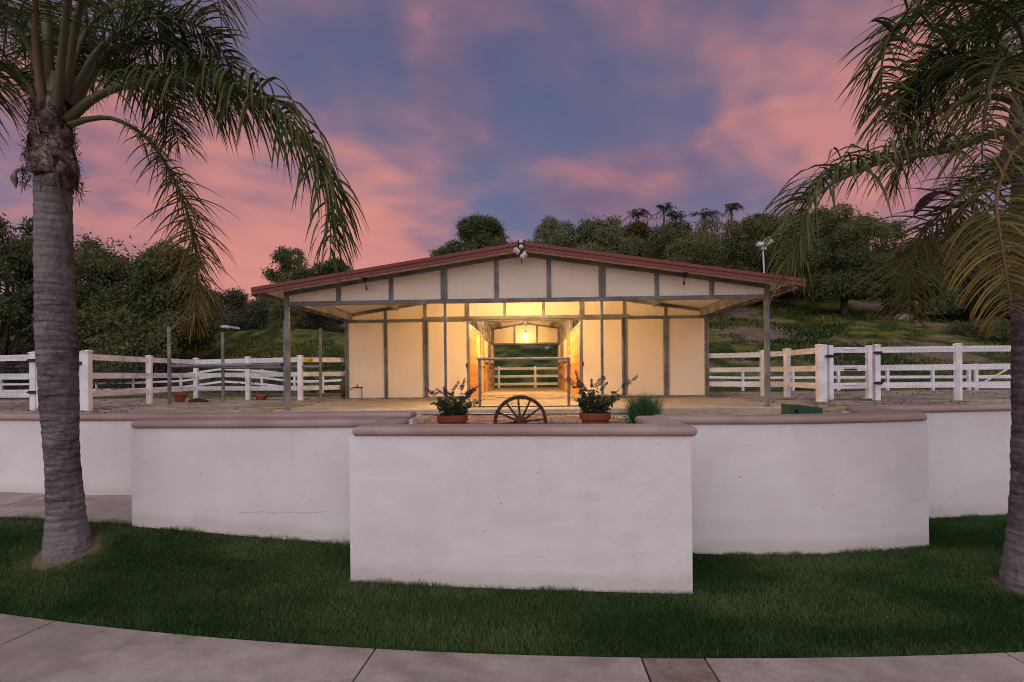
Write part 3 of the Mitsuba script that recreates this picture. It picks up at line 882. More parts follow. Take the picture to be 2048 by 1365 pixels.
t = thing('water_tap', 'thin pipe water tap standing against the cream front wall', 'tap')
put('riser', moved(tube([(-5.07, -0.10, 0.0), (-5.07, -0.10, 0.42)], 0.014, 8), MB), 'rusty_iron', t, 40)
put('crossbar', moved(tube([(-5.34, -0.10, 0.40), (-5.04, -0.10, 0.40)], 0.017, 8), MB), 'rusty_iron', t, 40)
put('valve', moved(tube([(-5.21, -0.10, 0.40), (-5.21, -0.11, 0.50)], [0.03, 0.012], 8), MB), 'rusty_iron', t, 40)
put('spout', moved(tube([(-5.34, -0.10, 0.40), (-5.36, -0.16, 0.38), (-5.36, -0.18, 0.33)], 0.016, 8), MB), 'rusty_iron', t, 40)

t = thing('hose_coil', 'coiled brown garden hose hung on the barn side wall', 'garden hose')
cs = []
rng = np.random.default_rng(8)
for k in range(9):
    a = np.linspace(0, 2 * np.pi, 33)
    ry, rz = 0.26 + rng.uniform(-0.03, 0.03), 0.33 + rng.uniform(-0.05, 0.03)
    cs.append(tube(np.c_[np.full(33, -HW - 0.09 - 0.016 * k) + 0.01 * np.sin(3 * a), 0.22 + ry * np.sin(a), 0.50 + rz * np.cos(a) - 0.02 * k], 0.012, 6, False))
put('loops', moved(join(cs), MB), 'hose_brown', t, True)
put('hanger', moved(rbox(-HW - 0.26, -HW - 0.05, 0.18, 0.26, 0.78, 0.86), MB), 'rusty_iron', t)

t = thing('floor_mat', 'thin dark rubber mat lying on the aisle floor', 'mat')
put('mat_sheet', moved(rbox(-0.88, 0.92, 1.9, 2.9, 0.002, 0.02, 0.004), MB), 'mat_rubber', t)


def ground_hose(label, pts, r=0.013, end=None):
    t = thing('hose', label, 'hose')
    put('tube', tube(spline(pts, 60)[0], r, 8), 'black_plastic', t, True)
    if end is not None:
        e = np.array(end)
        put('coupling', tube([e - [0.05, 0, 0], e + [0.0, 0, 0.005], e + [0.16, 0.0, 0.012]], [0.022, 0.028, 0.018], 8), 'black_plastic', t, 40)


ground_hose('black hose lying across the bricks at the foot of the porch step', [tuple(bw(a, b, -0.085)) for a, b in ((-2.2, -4.62), (-1.5, -4.60), (-0.3, -4.66), (0.7, -4.60), (1.9, -4.70), (2.25, -4.68))], 0.014, tuple(bw(2.3, -4.68, -0.08)))
ground_hose('thin black hose lying along the front edge of the porch slab', [tuple(bw(a, b, 0.012)) for a, b in ((-1.6, -3.62), (-0.8, -3.60), (0.0, -3.64), (0.15, -3.60), (0.9, -3.62), (1.55, -3.63))], 0.012)

t = thing('green_box', 'dark green wedge shaped plastic box standing on the gravel', 'box')
gzz = 0.70
gb = [(0, 0), (0.58, 0), (0.58, 0.195), (0.28, 0.235), (0, 0.25)]
put('shell', moved(prism(gb, 0, 0.38), at(5.28, 9.15, gzz, -0.12)), 'green_plastic', t)
put('entry_hole', moved(box(0.09, 0.15, -0.004, 0.03, 0.105, 0.165), at(5.28, 9.15, gzz, -0.12)), 'dark_hole', t)

# wagon wheel leaning back, partly sunk in the gravel
t = thing('wagon_wheel', 'rusty iron wagon wheel standing upright behind the front wall', 'wheel')
WM = at(0.105, 6.35, 0.962, 0.04, 0.12)
R_ = 0.352
ringp = [(R_ - 0.042, -0.028), (R_, -0.032), (R_ + 0.003, 0.0), (R_, 0.032), (R_ - 0.042, 0.028), (R_ - 0.042, -0.028)]
WT = WM @ at(0, 0, 0, 0, math.pi / 2)
put('rim', moved(lathe(ringp, 72), WT), 'rusty_iron', t, 30)
hub = put('hub', moved(lathe([(0.0, -0.10), (0.03, -0.10), (0.034, -0.05), (0.066, -0.045), (0.084, -0.02), (0.084, 0.03), (0.064, 0.05), (0.046, 0.055), (0.040, 0.13), (0.0, 0.13)], 24), WT), 'rusty_iron', t, 30)
put('axle_cap', moved(lathe([(0.0, 0.15), (0.024, 0.15), (0.030, 0.128), (0.0, 0.128)], 16), WT), 'rusty_iron', hub, 30)
for k in range(12):
    a = k * math.pi / 6 + 0.10
    p0 = np.array([math.cos(a) * 0.075, 0.014 * (-1) ** k, math.sin(a) * 0.075])
    p1 = np.array([math.cos(a) * (R_ - 0.036), 0, math.sin(a) * (R_ - 0.036)])
    put('spoke', moved(tube([p0, (p0 + p1) / 2, p1], [0.0155, 0.0135, 0.0125], 8), WM), 'rusty_iron', t, True)


# ---------------------------------------------------------------- leaves in bulk
def leaf_quads(pos, direc, length, width, rng, fold=0.0):
    """One kite shaped leaf (two triangles) per row."""
    n = len(pos)
    direc = direc / np.linalg.norm(direc, axis=1, keepdims=True)
    r = rng.normal(size=(n, 3))
    s = np.cross(direc, r)
    s /= np.linalg.norm(s, axis=1, keepdims=True) + 1e-9
    nrm = np.cross(s, direc)
    length, width = np.broadcast_to(length, n)[:, None], np.broadcast_to(width, n)[:, None]
    mid = pos + direc * length * 0.45 + nrm * length * fold
    v = np.stack([pos, mid + s * width / 2, pos + direc * length, mid - s * width / 2], 1).reshape(-1, 3)
    k = np.arange(n)[:, None] * 4
    f = np.vstack([k + [0, 1, 2], k + [0, 2, 3]])
    return v, f


def potted_plant(label_pot, label_plant, x, y, z, R, seed, spread, tall):
    rng = np.random.default_rng(seed)
    t = thing('terracotta_pot', label_pot, 'pot', 'terracotta pots behind the front wall')
    h = 0.21
    prof = [(0, 0.0), (R * 0.74, 0.0), (R * 0.76, 0.01), (R * 0.90, h * 0.62), (R * 0.90, h * 0.64), (R, h * 0.64), (R * 1.0, h * 0.97), (R * 0.985, h), (R * 0.90, h), (R * 0.88, h * 0.9), (0, h * 0.88)]
    put('bowl', lathe(prof[:5], 48, (x, y, z)), 'terracotta', t, 30)
    put('rim', lathe(prof[4:10], 48, (x, y, z)), 'terracotta', t, 30)
    put('soil', lathe([(0, h * 0.90), (R * 0.89, h * 0.89), (R * 0.89, h * 0.8)][::-1], 32, (x, y, z)), 'potting_soil', t)
    p = thing('flowering_plant', label_plant, 'plant', 'flowering plants in terracotta pots')
    stems, lv, lf, lc, fv, ff = [], [], [], [], [], []
    nl = nf = 0
    top = np.array([x, y, z + h * 0.9])
    for k in range(46):
        a, rr = rng.uniform(0, 2 * np.pi), R * 0.75 * math.sqrt(rng.uniform())
        b = top + [math.cos(a) * rr, math.sin(a) * rr, 0]
        ln = rng.uniform(0.14, 0.30) * tall
        long_ = k < 9
        if long_:
            ln = rng.uniform(0.36, 0.56) * tall
            a = [0.2, 2.9, 0.6, 2.5, 1.4, 3.3, -0.2, 4.4, 5.2][k] + rng.normal(0, 0.15)
        out = np.array([math.cos(a), math.sin(a) * 0.7, 0]) * spread * ln * rng.uniform(0.45, 1.0)
        c, L_ = spline([b, b + out * 0.4 + [0, 0, ln * 0.6], b + out + [0, 0, ln * rng.uniform(0.85, 1.0)]], 14)
        stems.append(tube(c[::2] if len(c) > 8 else c, np.linspace(0.0035, 0.0016, len(c[::2])), 5, False))
        m = int(8 + ln * 34)
        u = rng.uniform(0.15, 0.8 if long_ else 1.0, m)
        pos = np.stack([np.interp(u, np.linspace(0, 1, 14), c[:, i]) for i in range(3)], 1)
        dd = rng.normal(size=(m, 3)) * [1, 1, 0.5] + [0, 0, -0.05]
        ls = rng.uniform(0.045, 0.090, m) * (1 - 0.35 * u)
        v, f = leaf_quads(pos, dd, ls, ls * 0.5, rng, 0.12)
        lv.append(v); lf.append(f + nl); nl += len(v)
        cc = np.array([0.042, 0.062, 0.028]) * rng.uniform(0.6, 1.5, (m, 1)) + rng.uniform(0, 0.012, (m, 1)) * [1.2, 0.4, 0.3]
        lc.append(np.repeat(cc, 4, 0))
        if long_:
            m = 80
            u = rng.uniform(0.72, 1.02, m)
            pos = np.stack([np.interp(u, np.linspace(0, 1, 14), c[:, i]) for i in range(3)], 1) + rng.normal(0, 0.006, (m, 3))
            v, f = leaf_quads(pos, rng.normal(size=(m, 3)) + [0, 0, 0.2], rng.uniform(0.015, 0.032, m), rng.uniform(0.006, 0.012, m), rng, 0.1)
            fv.append(v); ff.append(f + nf); nf += len(v)
    put('stems', join(stems), 'bark_brown', p, True)
    put('foliage', (np.vstack(lv), np.vstack(lf)), 'leaves', p, kind='stuff', color=np.vstack(lc))
    n = nf
    fc = np.array([0.12, 0.034, 0.095]) * rng.uniform(0.5, 1.5, (n // 4, 1))
    put('blossom', (np.vstack(fv), np.vstack(ff)), 'leaves', p, kind='stuff', color=np.repeat(fc, 4, 0))


potted_plant('terracotta bowl nearer the barn water tap, holding a bushy plant', 'bushy dark leaved plant with drooping purple tips, nearer the water tap', -0.735, 5.9, 0.895, 0.190, 5, 1.15, 0.86)
potted_plant('terracotta bowl beside the clump of ornamental grass', 'leggy plant with purple flower spikes beside the ornamental grass', 1.015, 5.9, 0.905, 0.190, 12, 0.92, 1.0)

# ornamental grass clump
rng = np.random.default_rng(21)
t = thing('ornamental_grass', 'clump of tall green grass growing against the wall corner', 'grass clump')


def blades(base, tip, droop, width, seg=4):
    """Tapering strips from base to tip (n x 3 each) that bow by droop."""
    n = len(base)
    u = np.linspace(0, 1, seg + 1)
    d = tip - base
    side = np.cross(d, np.random.default_rng(1).normal(size=(n, 3)))
    side /= np.linalg.norm(side, axis=1, keepdims=True) + 1e-9
    c = base[:, None] + d[:, None] * u[None, :, None] + droop[:, None, None] * (u ** 2)[None, :, None] * np.array([0, 0, -1.0])
    w = width[:, None] * (1 - u[None]) ** 0.7 * 0.5 + 1e-5
    v = np.stack([c - side[:, None] * w[..., None], c + side[:, None] * w[..., None]], 2).reshape(n, -1, 3)
    k = np.arange(seg) * 2
    q = np.concatenate([np.stack([k, k + 1, k + 3], 1), np.stack([k, k + 3, k + 2], 1)])
    f = (np.arange(n)[:, None, None] * (2 * seg + 2) + q[None]).reshape(-1, 3)
    return v.reshape(-1, 3), f


n = 1300
a, rr = rng.uniform(0, 2 * np.pi, n), 0.10 * np.sqrt(rng.uniform(size=n))
base = np.c_[1.42 + rr * np.cos(a), 5.12 + rr * np.sin(a), np.full(n, 0.85)]
ht = rng.uniform(0.30, 0.58, n)
tip = base + np.c_[rng.normal(-0.03, 0.085, n), rng.normal(-0.02, 0.07, n), ht]
v, f = blades(base, tip, rng.uniform(0, 0.05, n), np.full(n, 0.011), 5)
col = np.array([0.046, 0.110, 0.046]) * rng.uniform(0.55, 1.5, (n, 1)) + (rng.uniform(size=(n, 1)) > 0.9) * np.array([0.08, 0.05, 0.01])
put('blade_clump', (v, f), 'grass_blades', t, kind='stuff', color=np.repeat(col, 12, 0))

# small terracotta pots and debris by the wash rack
t = thing('terracotta_pot', 'cracked terracotta pot beside a dark soil heap at the wash rack', 'pot', 'small pots by the wash rack')
prof = [(0.0, 0.0), (0.11, 0.0), (0.15, 0.20), (0.175, 0.205), (0.175, 0.28), (0.155, 0.28), (0.13, 0.08), (0.0, 0.07)]
put('bowl', moved(lathe(prof, 32), at(-9.65, 13.95, 0.86, 0, 0.0, 0.12)), 'terracotta', t, 30)
t = thing('soil_heap', 'low dark heap of soil and leaves beside the cracked pot', 'soil heap')
hm = trimesh.creation.icosphere(3, 1.0)
hm.vertices *= [0.26, 0.2, 0.11]
hm.vertices += (meshkit.fbm(hm.vertices * 16, 3, 2)[:, None] - 0.5) * 0.08
put('mound', moved(hm, at(-9.12, 13.95, 0.87)), 'potting_soil', t)
t = thing('terracotta_pot', 'low terracotta bowl standing alone on the gravel behind the pad', 'pot', 'small pots by the wash rack')
prof = [(0.0, 0.0), (0.12, 0.0), (0.17, 0.13), (0.19, 0.135), (0.19, 0.18), (0.165, 0.18), (0.14, 0.05), (0.0, 0.04)]
put('bowl', lathe(prof, 32, (-7.72, 14.8, 0.86)), 'terracotta', t, 30)

# ---------------------------------------------------------------- fences
PW = 0.064


def fence_post(parent, x, y, zt, rz=0.0, w=PW, zb=None):
    zb = ground_z(x, y) - 0.1 if zb is None else zb
    k = put('post', moved(rbox(-w, w, -w, w, zb, zt - 0.035, 0.005), at(x, y, 0, rz)), 'white_vinyl', parent)
    c = m3.Manifold.hull_points(np.array([[sx * (w + 0.012), sy * (w + 0.012), z] for sx in (-1, 1) for sy in (-1, 1) for z in (zt - 0.035, zt - 0.012)] + [[0, 0, zt + 0.012]], float))
    put('cap', moved(man(c), at(x, y, 0, rz)), 'white_vinyl', k)


def fence_rails(parent, p, q, heights, h=0.14, inset=PW, slope=(0, 0)):
    p, q = np.array(p, float), np.array(q, float)
    t = (q - p) / np.linalg.norm(q - p)
    for z in heights:
        put('rail', beam(np.r_[p + t * inset, z + slope[0]], np.r_[q - t * inset, z + slope[1]], 0.038, h), 'white_vinyl', parent)


def fence_wire(parent, p, q, z0, z1, off=-0.03, dx=0.052, dz=0.10, r=0.00085):
    p, q = np.array(p, float), np.array(q, float)
    Ld = np.linalg.norm(q - p)
    t = (q - p) / Ld
    nrm = np.array([t[1], -t[0]])
    if nrm[1] > 0:
        nrm = -nrm
    o = nrm * (0.024)
    ms = []
    for s in np.arange(PW + 0.01, Ld - PW, dx):
        c = p + t * s + o
        ms.append(beam(np.r_[c, z0], np.r_[c, z1], 2 * r, 2 * r, (t[0], t[1], 0)))
    for z in np.arange(z0, z1 + 0.01, dz):
        ms.append(beam(np.r_[p + t * PW + o, z], np.r_[q - t * PW + o, z], 2 * r, 2 * r))
    put('wire_mesh', join(ms), 'wire', parent, kind='stuff', label='dark welded wire mesh on the rails')


ZT = 2.215
RH = (ZT - 0.13, ZT - 0.565, ZT - 0.985)
lf_ = thing('vinyl_fence', 'white rail fence with wire mesh bending round behind the wash rack', 'fence', 'white rail fences with wire mesh')
LP = [(-5.62, 14.95), (-6.33, 14.38), (-8.22, 14.98), (-10.28, 15.65), (-10.12, 13.42), (-9.70, 10.92)]
LP = [(-5.24, 15.22)] + LP[1:]
for i, (x, y) in enumerate(LP[1:]):
    fence_post(lf_, x, y, ZT, [0, 0.1, 0.2, 0.35, 0.05][i])
for p, q in zip(LP[:-1], LP[1:]):
    fence_rails(lf_, p, q, RH)
    fence_wire(lf_, p, q, 0.89, ZT - 0.07)
fence_post(lf_, -9.56, 10.83, ZT + 0.01, 0.05)
rf_ = thing('vinyl_fence', 'white rail fence with wire mesh between the barn and the white gate', 'fence', 'white rail fences with wire mesh')
RP = [(5.93, 14.78), (7.40, 14.18), (7.58, 13.25), (7.36, 11.42)]
for i, (x, y) in enumerate(RP[1:]):
    fence_post(rf_, x, y, ZT, [0.0, 0.15, 0.1][i], PW + (0.012 if i == 2 else 0))
for p, q in zip(RP[:-1], RP[1:]):
    fence_rails(rf_, p, q, RH)
    fence_wire(rf_, p, q, 0.89, ZT - 0.07)
fence_post(rf_, 7.27, 11.36, ZT + 0.005, 0.1)
r2_ = thing('vinyl_fence', 'white rail fence with wire mesh running from the white gate past the palm trunk', 'fence', 'white rail fences with wire mesh')
QP = [(8.83, 11.66), (10.68, 11.52), (13.0, 11.6), (15.4, 11.8)]
for i, (x, y) in enumerate(QP):
    fence_post(r2_, x, y, ZT, [0.0, 0.5, 0.1, 0][i])
for p, q in zip(QP[:-1], QP[1:]):
    fence_rails(r2_, p, q, RH)
    fence_wire(r2_, p, q, 0.89, ZT - 0.07)
l2_ = thing('vinyl_fence', 'white rail fence with wire mesh leaving the frame behind the thick palm trunk', 'fence', 'white rail fences with wire mesh')
KP = [(-11.02, 11.1), (-13.2, 11.5), (-15.6, 12.0)]
for i, (x, y) in enumerate(KP):
    fence_post(l2_, x, y, ZT, 0.1)
for p, q in zip(KP[:-1], KP[1:]):
    fence_rails(l2_, p, q, RH)
    fence_wire(l2_, p, q, 0.89, ZT - 0.07)


def mesh_gate(label, p, q, latch, hinge, sign=False):
    t = thing('white_gate', label, 'gate', 'white gates with wire mesh')
    p, q = np.array(p, float), np.array(q, float)
    u = (q - p) / np.linalg.norm(q - p)
    ang_ = math.atan2(u[1], u[0])
    for e in (p, q):
        put('stile', moved(rbox(-0.055, 0.055, -0.05, 0.05, 0.91, ZT - 0.02), at(e[0], e[1], 0, ang_)), 'white_vinyl', t)
    fence_rails(t, p, q, RH, 0.14, 0.055)
    fence_wire(t, p, q, 0.93, ZT - 0.05)
    for (e, z) in ((latch, ZT - 0.28), (hinge, ZT - 0.20), (hinge, ZT - 0.93)):
        c = np.array(e)
        h = put('hinge' if e is hinge else 'latch', rbox(c[0] - 0.085, c[0] + 0.05, c[1] - 0.115, c[1] - 0.07, z - 0.035, z + 0.035), 'black_plastic', t)
        put('knob', moved(trimesh.creation.cylinder(0.026, 0.05, sections=12), at(c[0] + 0.055, c[1] - 0.10, z, 0, 0.0)), 'black_plastic', h, 40)
        put('strap', box(c[0] - 0.13, c[0] - 0.086, c[1] - 0.10, c[1] - 0.08, z - 0.02, z + 0.02), 'black_plastic', h)
    if sign:
        m = (p + q) / 2
        for z in RH:
            put('tie_strip', moved(rbox(-0.17, 0.17, -0.046, -0.028, z + 0.01, z + 0.045, 0.004), at(m[0], m[1], 0, ang_)), 'white_vinyl', t)
        put('rust_streak', moved(box(-0.17, 0.17, -0.047, -0.029, RH[1] - 0.05, RH[1] - 0.02), at(m[0], m[1], 0, ang_)), 'rusty_iron', t)
    return t


mesh_gate('white mesh gate with dark latch and hinges beside the green box', (7.56, 11.43), (8.62, 11.62), (7.50, 11.40), (8.83, 11.66), True)
mesh_gate('white mesh gate mostly hidden behind the thick palm trunk', (-10.84, 11.05), (-9.86, 10.93), (-9.72, 10.93), (-10.98, 11.1))

# the far fence that closes the arena, plain rails
ff_ = thing('far_fence', 'plain white three rail fence along the foot of the hill', 'fence')
FP = [(-40, 31.5), (-37.2, 31.9), (-34.3, 32.3), (-31.4, 32.7), (-28.5, 33.0), (-26.3, 33.4), (-23.2, 33.7), (-20.3, 33.8), (-17.0, 32.7), (-14.2, 31.4), (-11.9, 30.3), (-9.5, 29.4), (-7.0, 28.6), (-4.4, 28.1), (-1.75, 27.6), (0.2, 27.45) , (1.34, 27.45)]
FP = FP[:-3] + [(-2.9, 27.8), (-0.75, 27.55), (1.33, 27.45), (3.6, 27.4), (5.9, 27.3), (8.2, 27.2), (10.6, 27.1), (12.95, 27.0), (15.3, 26.2), (17.3, 25.5), (19.2, 24.6), (20.9, 23.9), (21.75, 22.9)]
for (x, y) in FP:
    zt = ground_z(x, y) + 1.30 + 0.22 * float(sstep(13, 7, abs(x)))
    fence_post(ff_, x, y, zt, 0, 0.062)
for p, q in zip(FP[:-1], FP[1:]):
    zp, zq = (ground_z(*e) + 0.22 * float(sstep(13, 7, abs(e[0]))) for e in (p, q))
    for h in (1.17, 0.73, 0.29):
        fence_rails(ff_, p, q, (h,), 0.14, 0.06, (zp, zq))
gt = thing('field_gate', 'white rail gate with a diagonal brace at the arena corner', 'gate')
GP = [(21.95, 22.75), (23.35, 22.2)]
for (x, y) in GP:
    z = ground_z(x, y)
    put('stile', rbox(x - 0.07, x + 0.07, y - 0.05, y + 0.05, z + 0.1, z + 1.36), 'white_vinyl', gt)
z = float(ground_z(*GP[0]))
fence_rails(gt, GP[0], GP[1], (z + 1.19, z + 0.73, z + 0.27), 0.16, 0.07)
put('brace', beam((22.02, 22.68, z + 0.36), (23.0, 22.28, z + 1.10), 0.036, 0.12, (0.3, 1, 0)), 'white_vinyl', gt)
e_ = thing('far_fence', 'short end of white rail fence beyond the braced gate', 'fence')
EP = [(23.52, 22.1), (26.0, 21.6), (28.4, 21.3)]
for (x, y) in EP:
    fence_post(e_, x, y, ground_z(x, y) + 1.33, 0, 0.062)
for p, q in zip(EP[:-1], EP[1:]):
    fence_rails(e_, p, q, (1.17, 0.73, 0.29), 0.14, 0.06, (ground_z(*p), ground_z(*q)))

t = thing('yellow_sign', 'small plain yellow plate fixed to the top rail near the barn', 'sign')
d_ = np.array(LP[0]) - np.array(LP[1]); a_ = math.atan2(d_[1], d_[0])
put('plate', moved(rbox(0.10, 0.36, -0.034, -0.027, ZT - 0.175, ZT - 0.085, 0.002), at(LP[1][0], LP[1][1], 0, a_)), 'yellow_paint', t)

# ---------------------------------------------------------------- palms
def frond(parent, pts, seed, leaf=0.58, bare=0.2, count=64, droop=0.6, lift=0.15, gold=0.3, r0=0.028, tan=False, wide=0.0095):
    rng = np.random.default_rng(seed)
    count = int(count * 1.45)
    c, Ln = spline(pts, 72)
    fr = numbered(f'{parent}__frond')
    put(f'{fr}__rachis', tube(c[::2], np.r_[np.linspace(r0 * 1.5, r0, 6), np.linspace(r0, 0.004, 30)], 8, False), 'petiole_tan' if tan else 'petiole', None, True, raw=True)
    tng = np.gradient(c, axis=0)
    tng /= np.linalg.norm(tng, axis=1, keepdims=True)
    up = np.array([0, 0, 1.0])
    vs, fs, cs, nv = [], [], [], 0
    for side in (-1, 1):
        u = np.linspace(bare, 0.995, count) + rng.normal(0, 0.003, count)
        u = np.clip(u, 0, 1)
        b = np.stack([np.interp(u, np.linspace(0, 1, 72), c[:, k]) for k in range(3)], 1)
        tg = np.stack([np.interp(u, np.linspace(0, 1, 72), tng[:, k]) for k in range(3)], 1)
        S = np.cross(tg, up)
        ln = np.linalg.norm(S, axis=1, keepdims=True)
        h0 = c[-1] - c[0]
        S = np.where(ln > 0.35, S / np.maximum(ln, 1e-6), np.cross(h0 / np.linalg.norm(h0), up) / np.linalg.norm(np.cross(h0 / np.linalg.norm(h0), up)))
        N = np.cross(S, tg)
        N /= np.linalg.norm(N, axis=1, keepdims=True)
        el = rng.normal(lift, 0.42, count)
        fw = 0.22 + 0.42 * u ** 2 + rng.normal(0, 0.10, count)
        d = side * S * np.cos(el)[:, None] + N * np.sin(el)[:, None] + tg * fw[:, None]
        d /= np.linalg.norm(d, axis=1, keepdims=True)
        prof = np.clip(0.55 + 1.6 * (u - bare), 0, 1) * (1 - 0.45 * np.clip((u - 0.6) / 0.4, 0, 1) ** 1.8)
        l = leaf * prof * rng.uniform(0.82, 1.12, count)
        seg = 7
        w = np.linspace(0, 1, seg + 1)
        dr_ = droop * rng.uniform(0.7, 1.35, count)
        # bend towards the ground, keeping the length
        dirs = d[:, None] + np.array([0, 0, -1.0]) * (dr_[:, None] * 2.4 * w[None] ** 1.2)[..., None]
        dirs /= np.linalg.norm(dirs, axis=2, keepdims=True)
        step = dirs[:, :-1] * (l / seg)[:, None, None]
        pc = np.concatenate([b[:, None], b[:, None] + np.cumsum(step, 1)], 1)
        wd = np.cross(dirs, (rng.normal(size=(count, 3)) * 0.45 + tg)[:, None])
        sd = np.cross(dirs, np.cross(dirs, tg[:, None] + rng.normal(0, 0.5, (count, 1, 3))))
        sd /= np.linalg.norm(sd, axis=2, keepdims=True) + 1e-9
        ww = wide * np.clip(l / leaf, 0.5, 1)[:, None] * np.array([0.55, 1, 1, 0.95, 0.8, 0.6, 0.36, 0.04])[None]
        v = np.stack([pc - sd * ww[..., None], pc + sd * ww[..., None]], 2).reshape(-1, 3)
        k = np.arange(seg) * 2
        q = np.concatenate([np.stack([k, k + 1, k + 3], 1), np.stack([k, k + 3, k + 2], 1)])
        f = (np.arange(count)[:, None, None] * (2 * seg + 2) + q[None]).reshape(-1, 3)
        g = np.array([0.066, 0.094, 0.040]) * rng.uniform(0.6, 1.45, (count, 1))
        y = np.array([0.36, 0.24, 0.065])
        gg = np.clip(rng.uniform(-0.15, 0.25, count) + gold * (u - 0.1) * 1.1, 0, 1)[:, None, None]
        tipw = np.clip(w * 1.3 - 0.2, 0, 1)[None, :, None]
        cc = g[:, None] * (1 - gg * (0.45 + 0.55 * tipw)) + y * gg * (0.45 + 0.55 * tipw)
        cs.append(np.repeat(cc, 2, 1).reshape(-1, 3))
        vs.append(v); fs.append(f + nv); nv += len(v)
    put(f'{fr}__leaflets', (np.vstack(vs), np.vstack(fs)), 'fronds', None, kind='stuff', raw=True, color=np.vstack(cs))


def palm_trunk(parent, axis, radii, seed):
    """axis: points; radii per point; ringed and uneven."""
    z = np.array([p[2] for p in axis])
    zz = np.linspace(z[0], z[-1], 240)
    ax = np.stack([np.interp(zz, z, [p[k] for p in axis]) for k in range(2)], 1)
    r = np.interp(zz, z, radii)
    r = np.convolve(np.r_[np.full(12, r[0]), r, np.full(12, r[-1])], np.ones(25) / 25, 'valid')
    a = np.arange(72) * 2 * np.pi / 72
    A, Z = np.meshgrid(a, zz)
    ringz = Z * 9.0 + 0.9 * meshkit.fbm(np.stack([np.cos(A) * 0.8, np.sin(A) * 0.8, Z * 1.5], -1) + seed, 3, seed)
    saw = ringz - np.floor(ringz)
    d = 0.006 * saw + 0.018 * (meshkit.fbm(np.stack([np.cos(A) * 2, np.sin(A) * 2, Z * 5], -1) + seed, 4, seed + 1) - 0.5)
    Rr = r[:, None] + d
    v = np.stack([ax[:, :1] + Rr * np.cos(A), ax[:, 1:] + Rr * np.sin(A), Z], -1).reshape(-1, 3)
    i, j = np.meshgrid(np.arange(239), np.arange(72), indexing='ij')
    p, q = i * 72 + j, i * 72 + (j + 1) % 72
    f = np.concatenate([np.stack([p, q, q + 72], -1).reshape(-1, 3), np.stack([p, q + 72, p + 72], -1).reshape(-1, 3)])
    put('trunk', (v, f), 'palm_bark', parent, True)


def boots(parent, cx, cy, z0, z1, r, n, seed):
    """The husks of old leaf bases wrapped round the top of the trunk."""
    rng = np.random.default_rng(seed)
    for k in range(n):
        a0 = k * 2.399 + rng.uniform(-0.2, 0.2)
        f = k / (n - 1)
        zb = z0 + (z1 - z0) * 0.62 * f
        h = (z1 - z0) * rng.uniform(0.42, 0.6)
        nu, nv_ = 15, 14
        U, V = np.meshgrid(np.linspace(-1, 1, nu), np.linspace(0, 1, nv_), indexing='ij')
        wdt = (0.95 - 0.75 * V ** 1.3) * (1.0 - 0.25 * f)
        rr = (r * (1 - 0.35 * f)) * (0.86 + 0.34 * np.sin(np.pi * np.clip(V * 0.9 + 0.12, 0, 1)) ** 1.2 - 0.30 * V) + 0.012 * (1 - np.abs(U)) + rng.uniform(0, 0.012)
        rr = rr + 0.012 * (meshkit.fbm(np.stack([U * 3 + k, V * 4, 0 * U], -1), 3, k) - 0.5)
        A = a0 + U * wdt
        Zz = zb + V * h * (1 - 0.12 * U ** 2) + 0.03 * U ** 2
        m = grid_mesh(cx + rr * np.cos(A), cy + rr * np.sin(A), Zz)
        put('leaf_base', m, 'palm_boot', parent, True)


def fibre(parent, cx, cy, z0, z1, r, n, seed):
    rng = np.random.default_rng(seed)
    a, z = rng.uniform(0, 2 * np.pi, n), rng.uniform(z0, z1, n)
    f = (z - z0) / (z1 - z0)
    rr = r * (1.08 - 0.42 * f) + rng.uniform(-0.01, 0.02, n)
    b = np.c_[cx + rr * np.cos(a), cy + rr * np.sin(a), z]
    d = np.c_[-np.sin(a), np.cos(a), 0 * a] * rng.normal(0, 0.7, n)[:, None] + np.c_[np.cos(a), np.sin(a), 0 * a] * rng.uniform(-0.1, 0.25, n)[:, None]
    d[:, 2] += rng.normal(-0.2, 0.5, n)
    ln = rng.uniform(0.03, 0.11, n)
    v, f_ = leaf_quads(b, d, ln, np.full(n, 0.0035), rng, 0.08)
    put('fibre', (v, f_), 'grass_blades', parent, kind='stuff', color=np.repeat(np.array([0.10, 0.062, 0.040]) * rng.uniform(0.4, 1.6, (n, 1)), 4, 0))


pa = thing('palm_tree', 'queen palm with thick ringed trunk and husky leaf bases standing on the lawn', 'palm tree', 'queen palms on the lawn')
palm_trunk(pa, [(-3.80, 4.1, -0.02), (-3.802, 4.1, 0.18), (-3.812, 4.1, 0.45), (-3.84, 4.1, 0.9), (-3.86, 4.1, 1.35), (-3.877, 4.1, 1.9), (-3.895, 4.1, 2.6), (-3.895, 4.1, 3.28)],
           [0.176, 0.156, 0.124, 0.110, 0.122, 0.134, 0.124, 0.118], 3)
boots(pa, -3.90, 4.1, 3.22, 3.98, 0.150, 12, 5)
fibre(pa, -3.90, 4.1, 3.20, 3.95, 0.165, 1500, 31)
core = [(-3.87, 4.1, 3.2), (-3.88, 4.1, 3.5), (-3.88, 4.1, 3.9), (-3.88, 4.1, 4.2)]
put('crown_shaft', tube(spline(core, 16)[0], np.linspace(0.115, 0.05, 16), 20), 'palm_boot', pa, True)
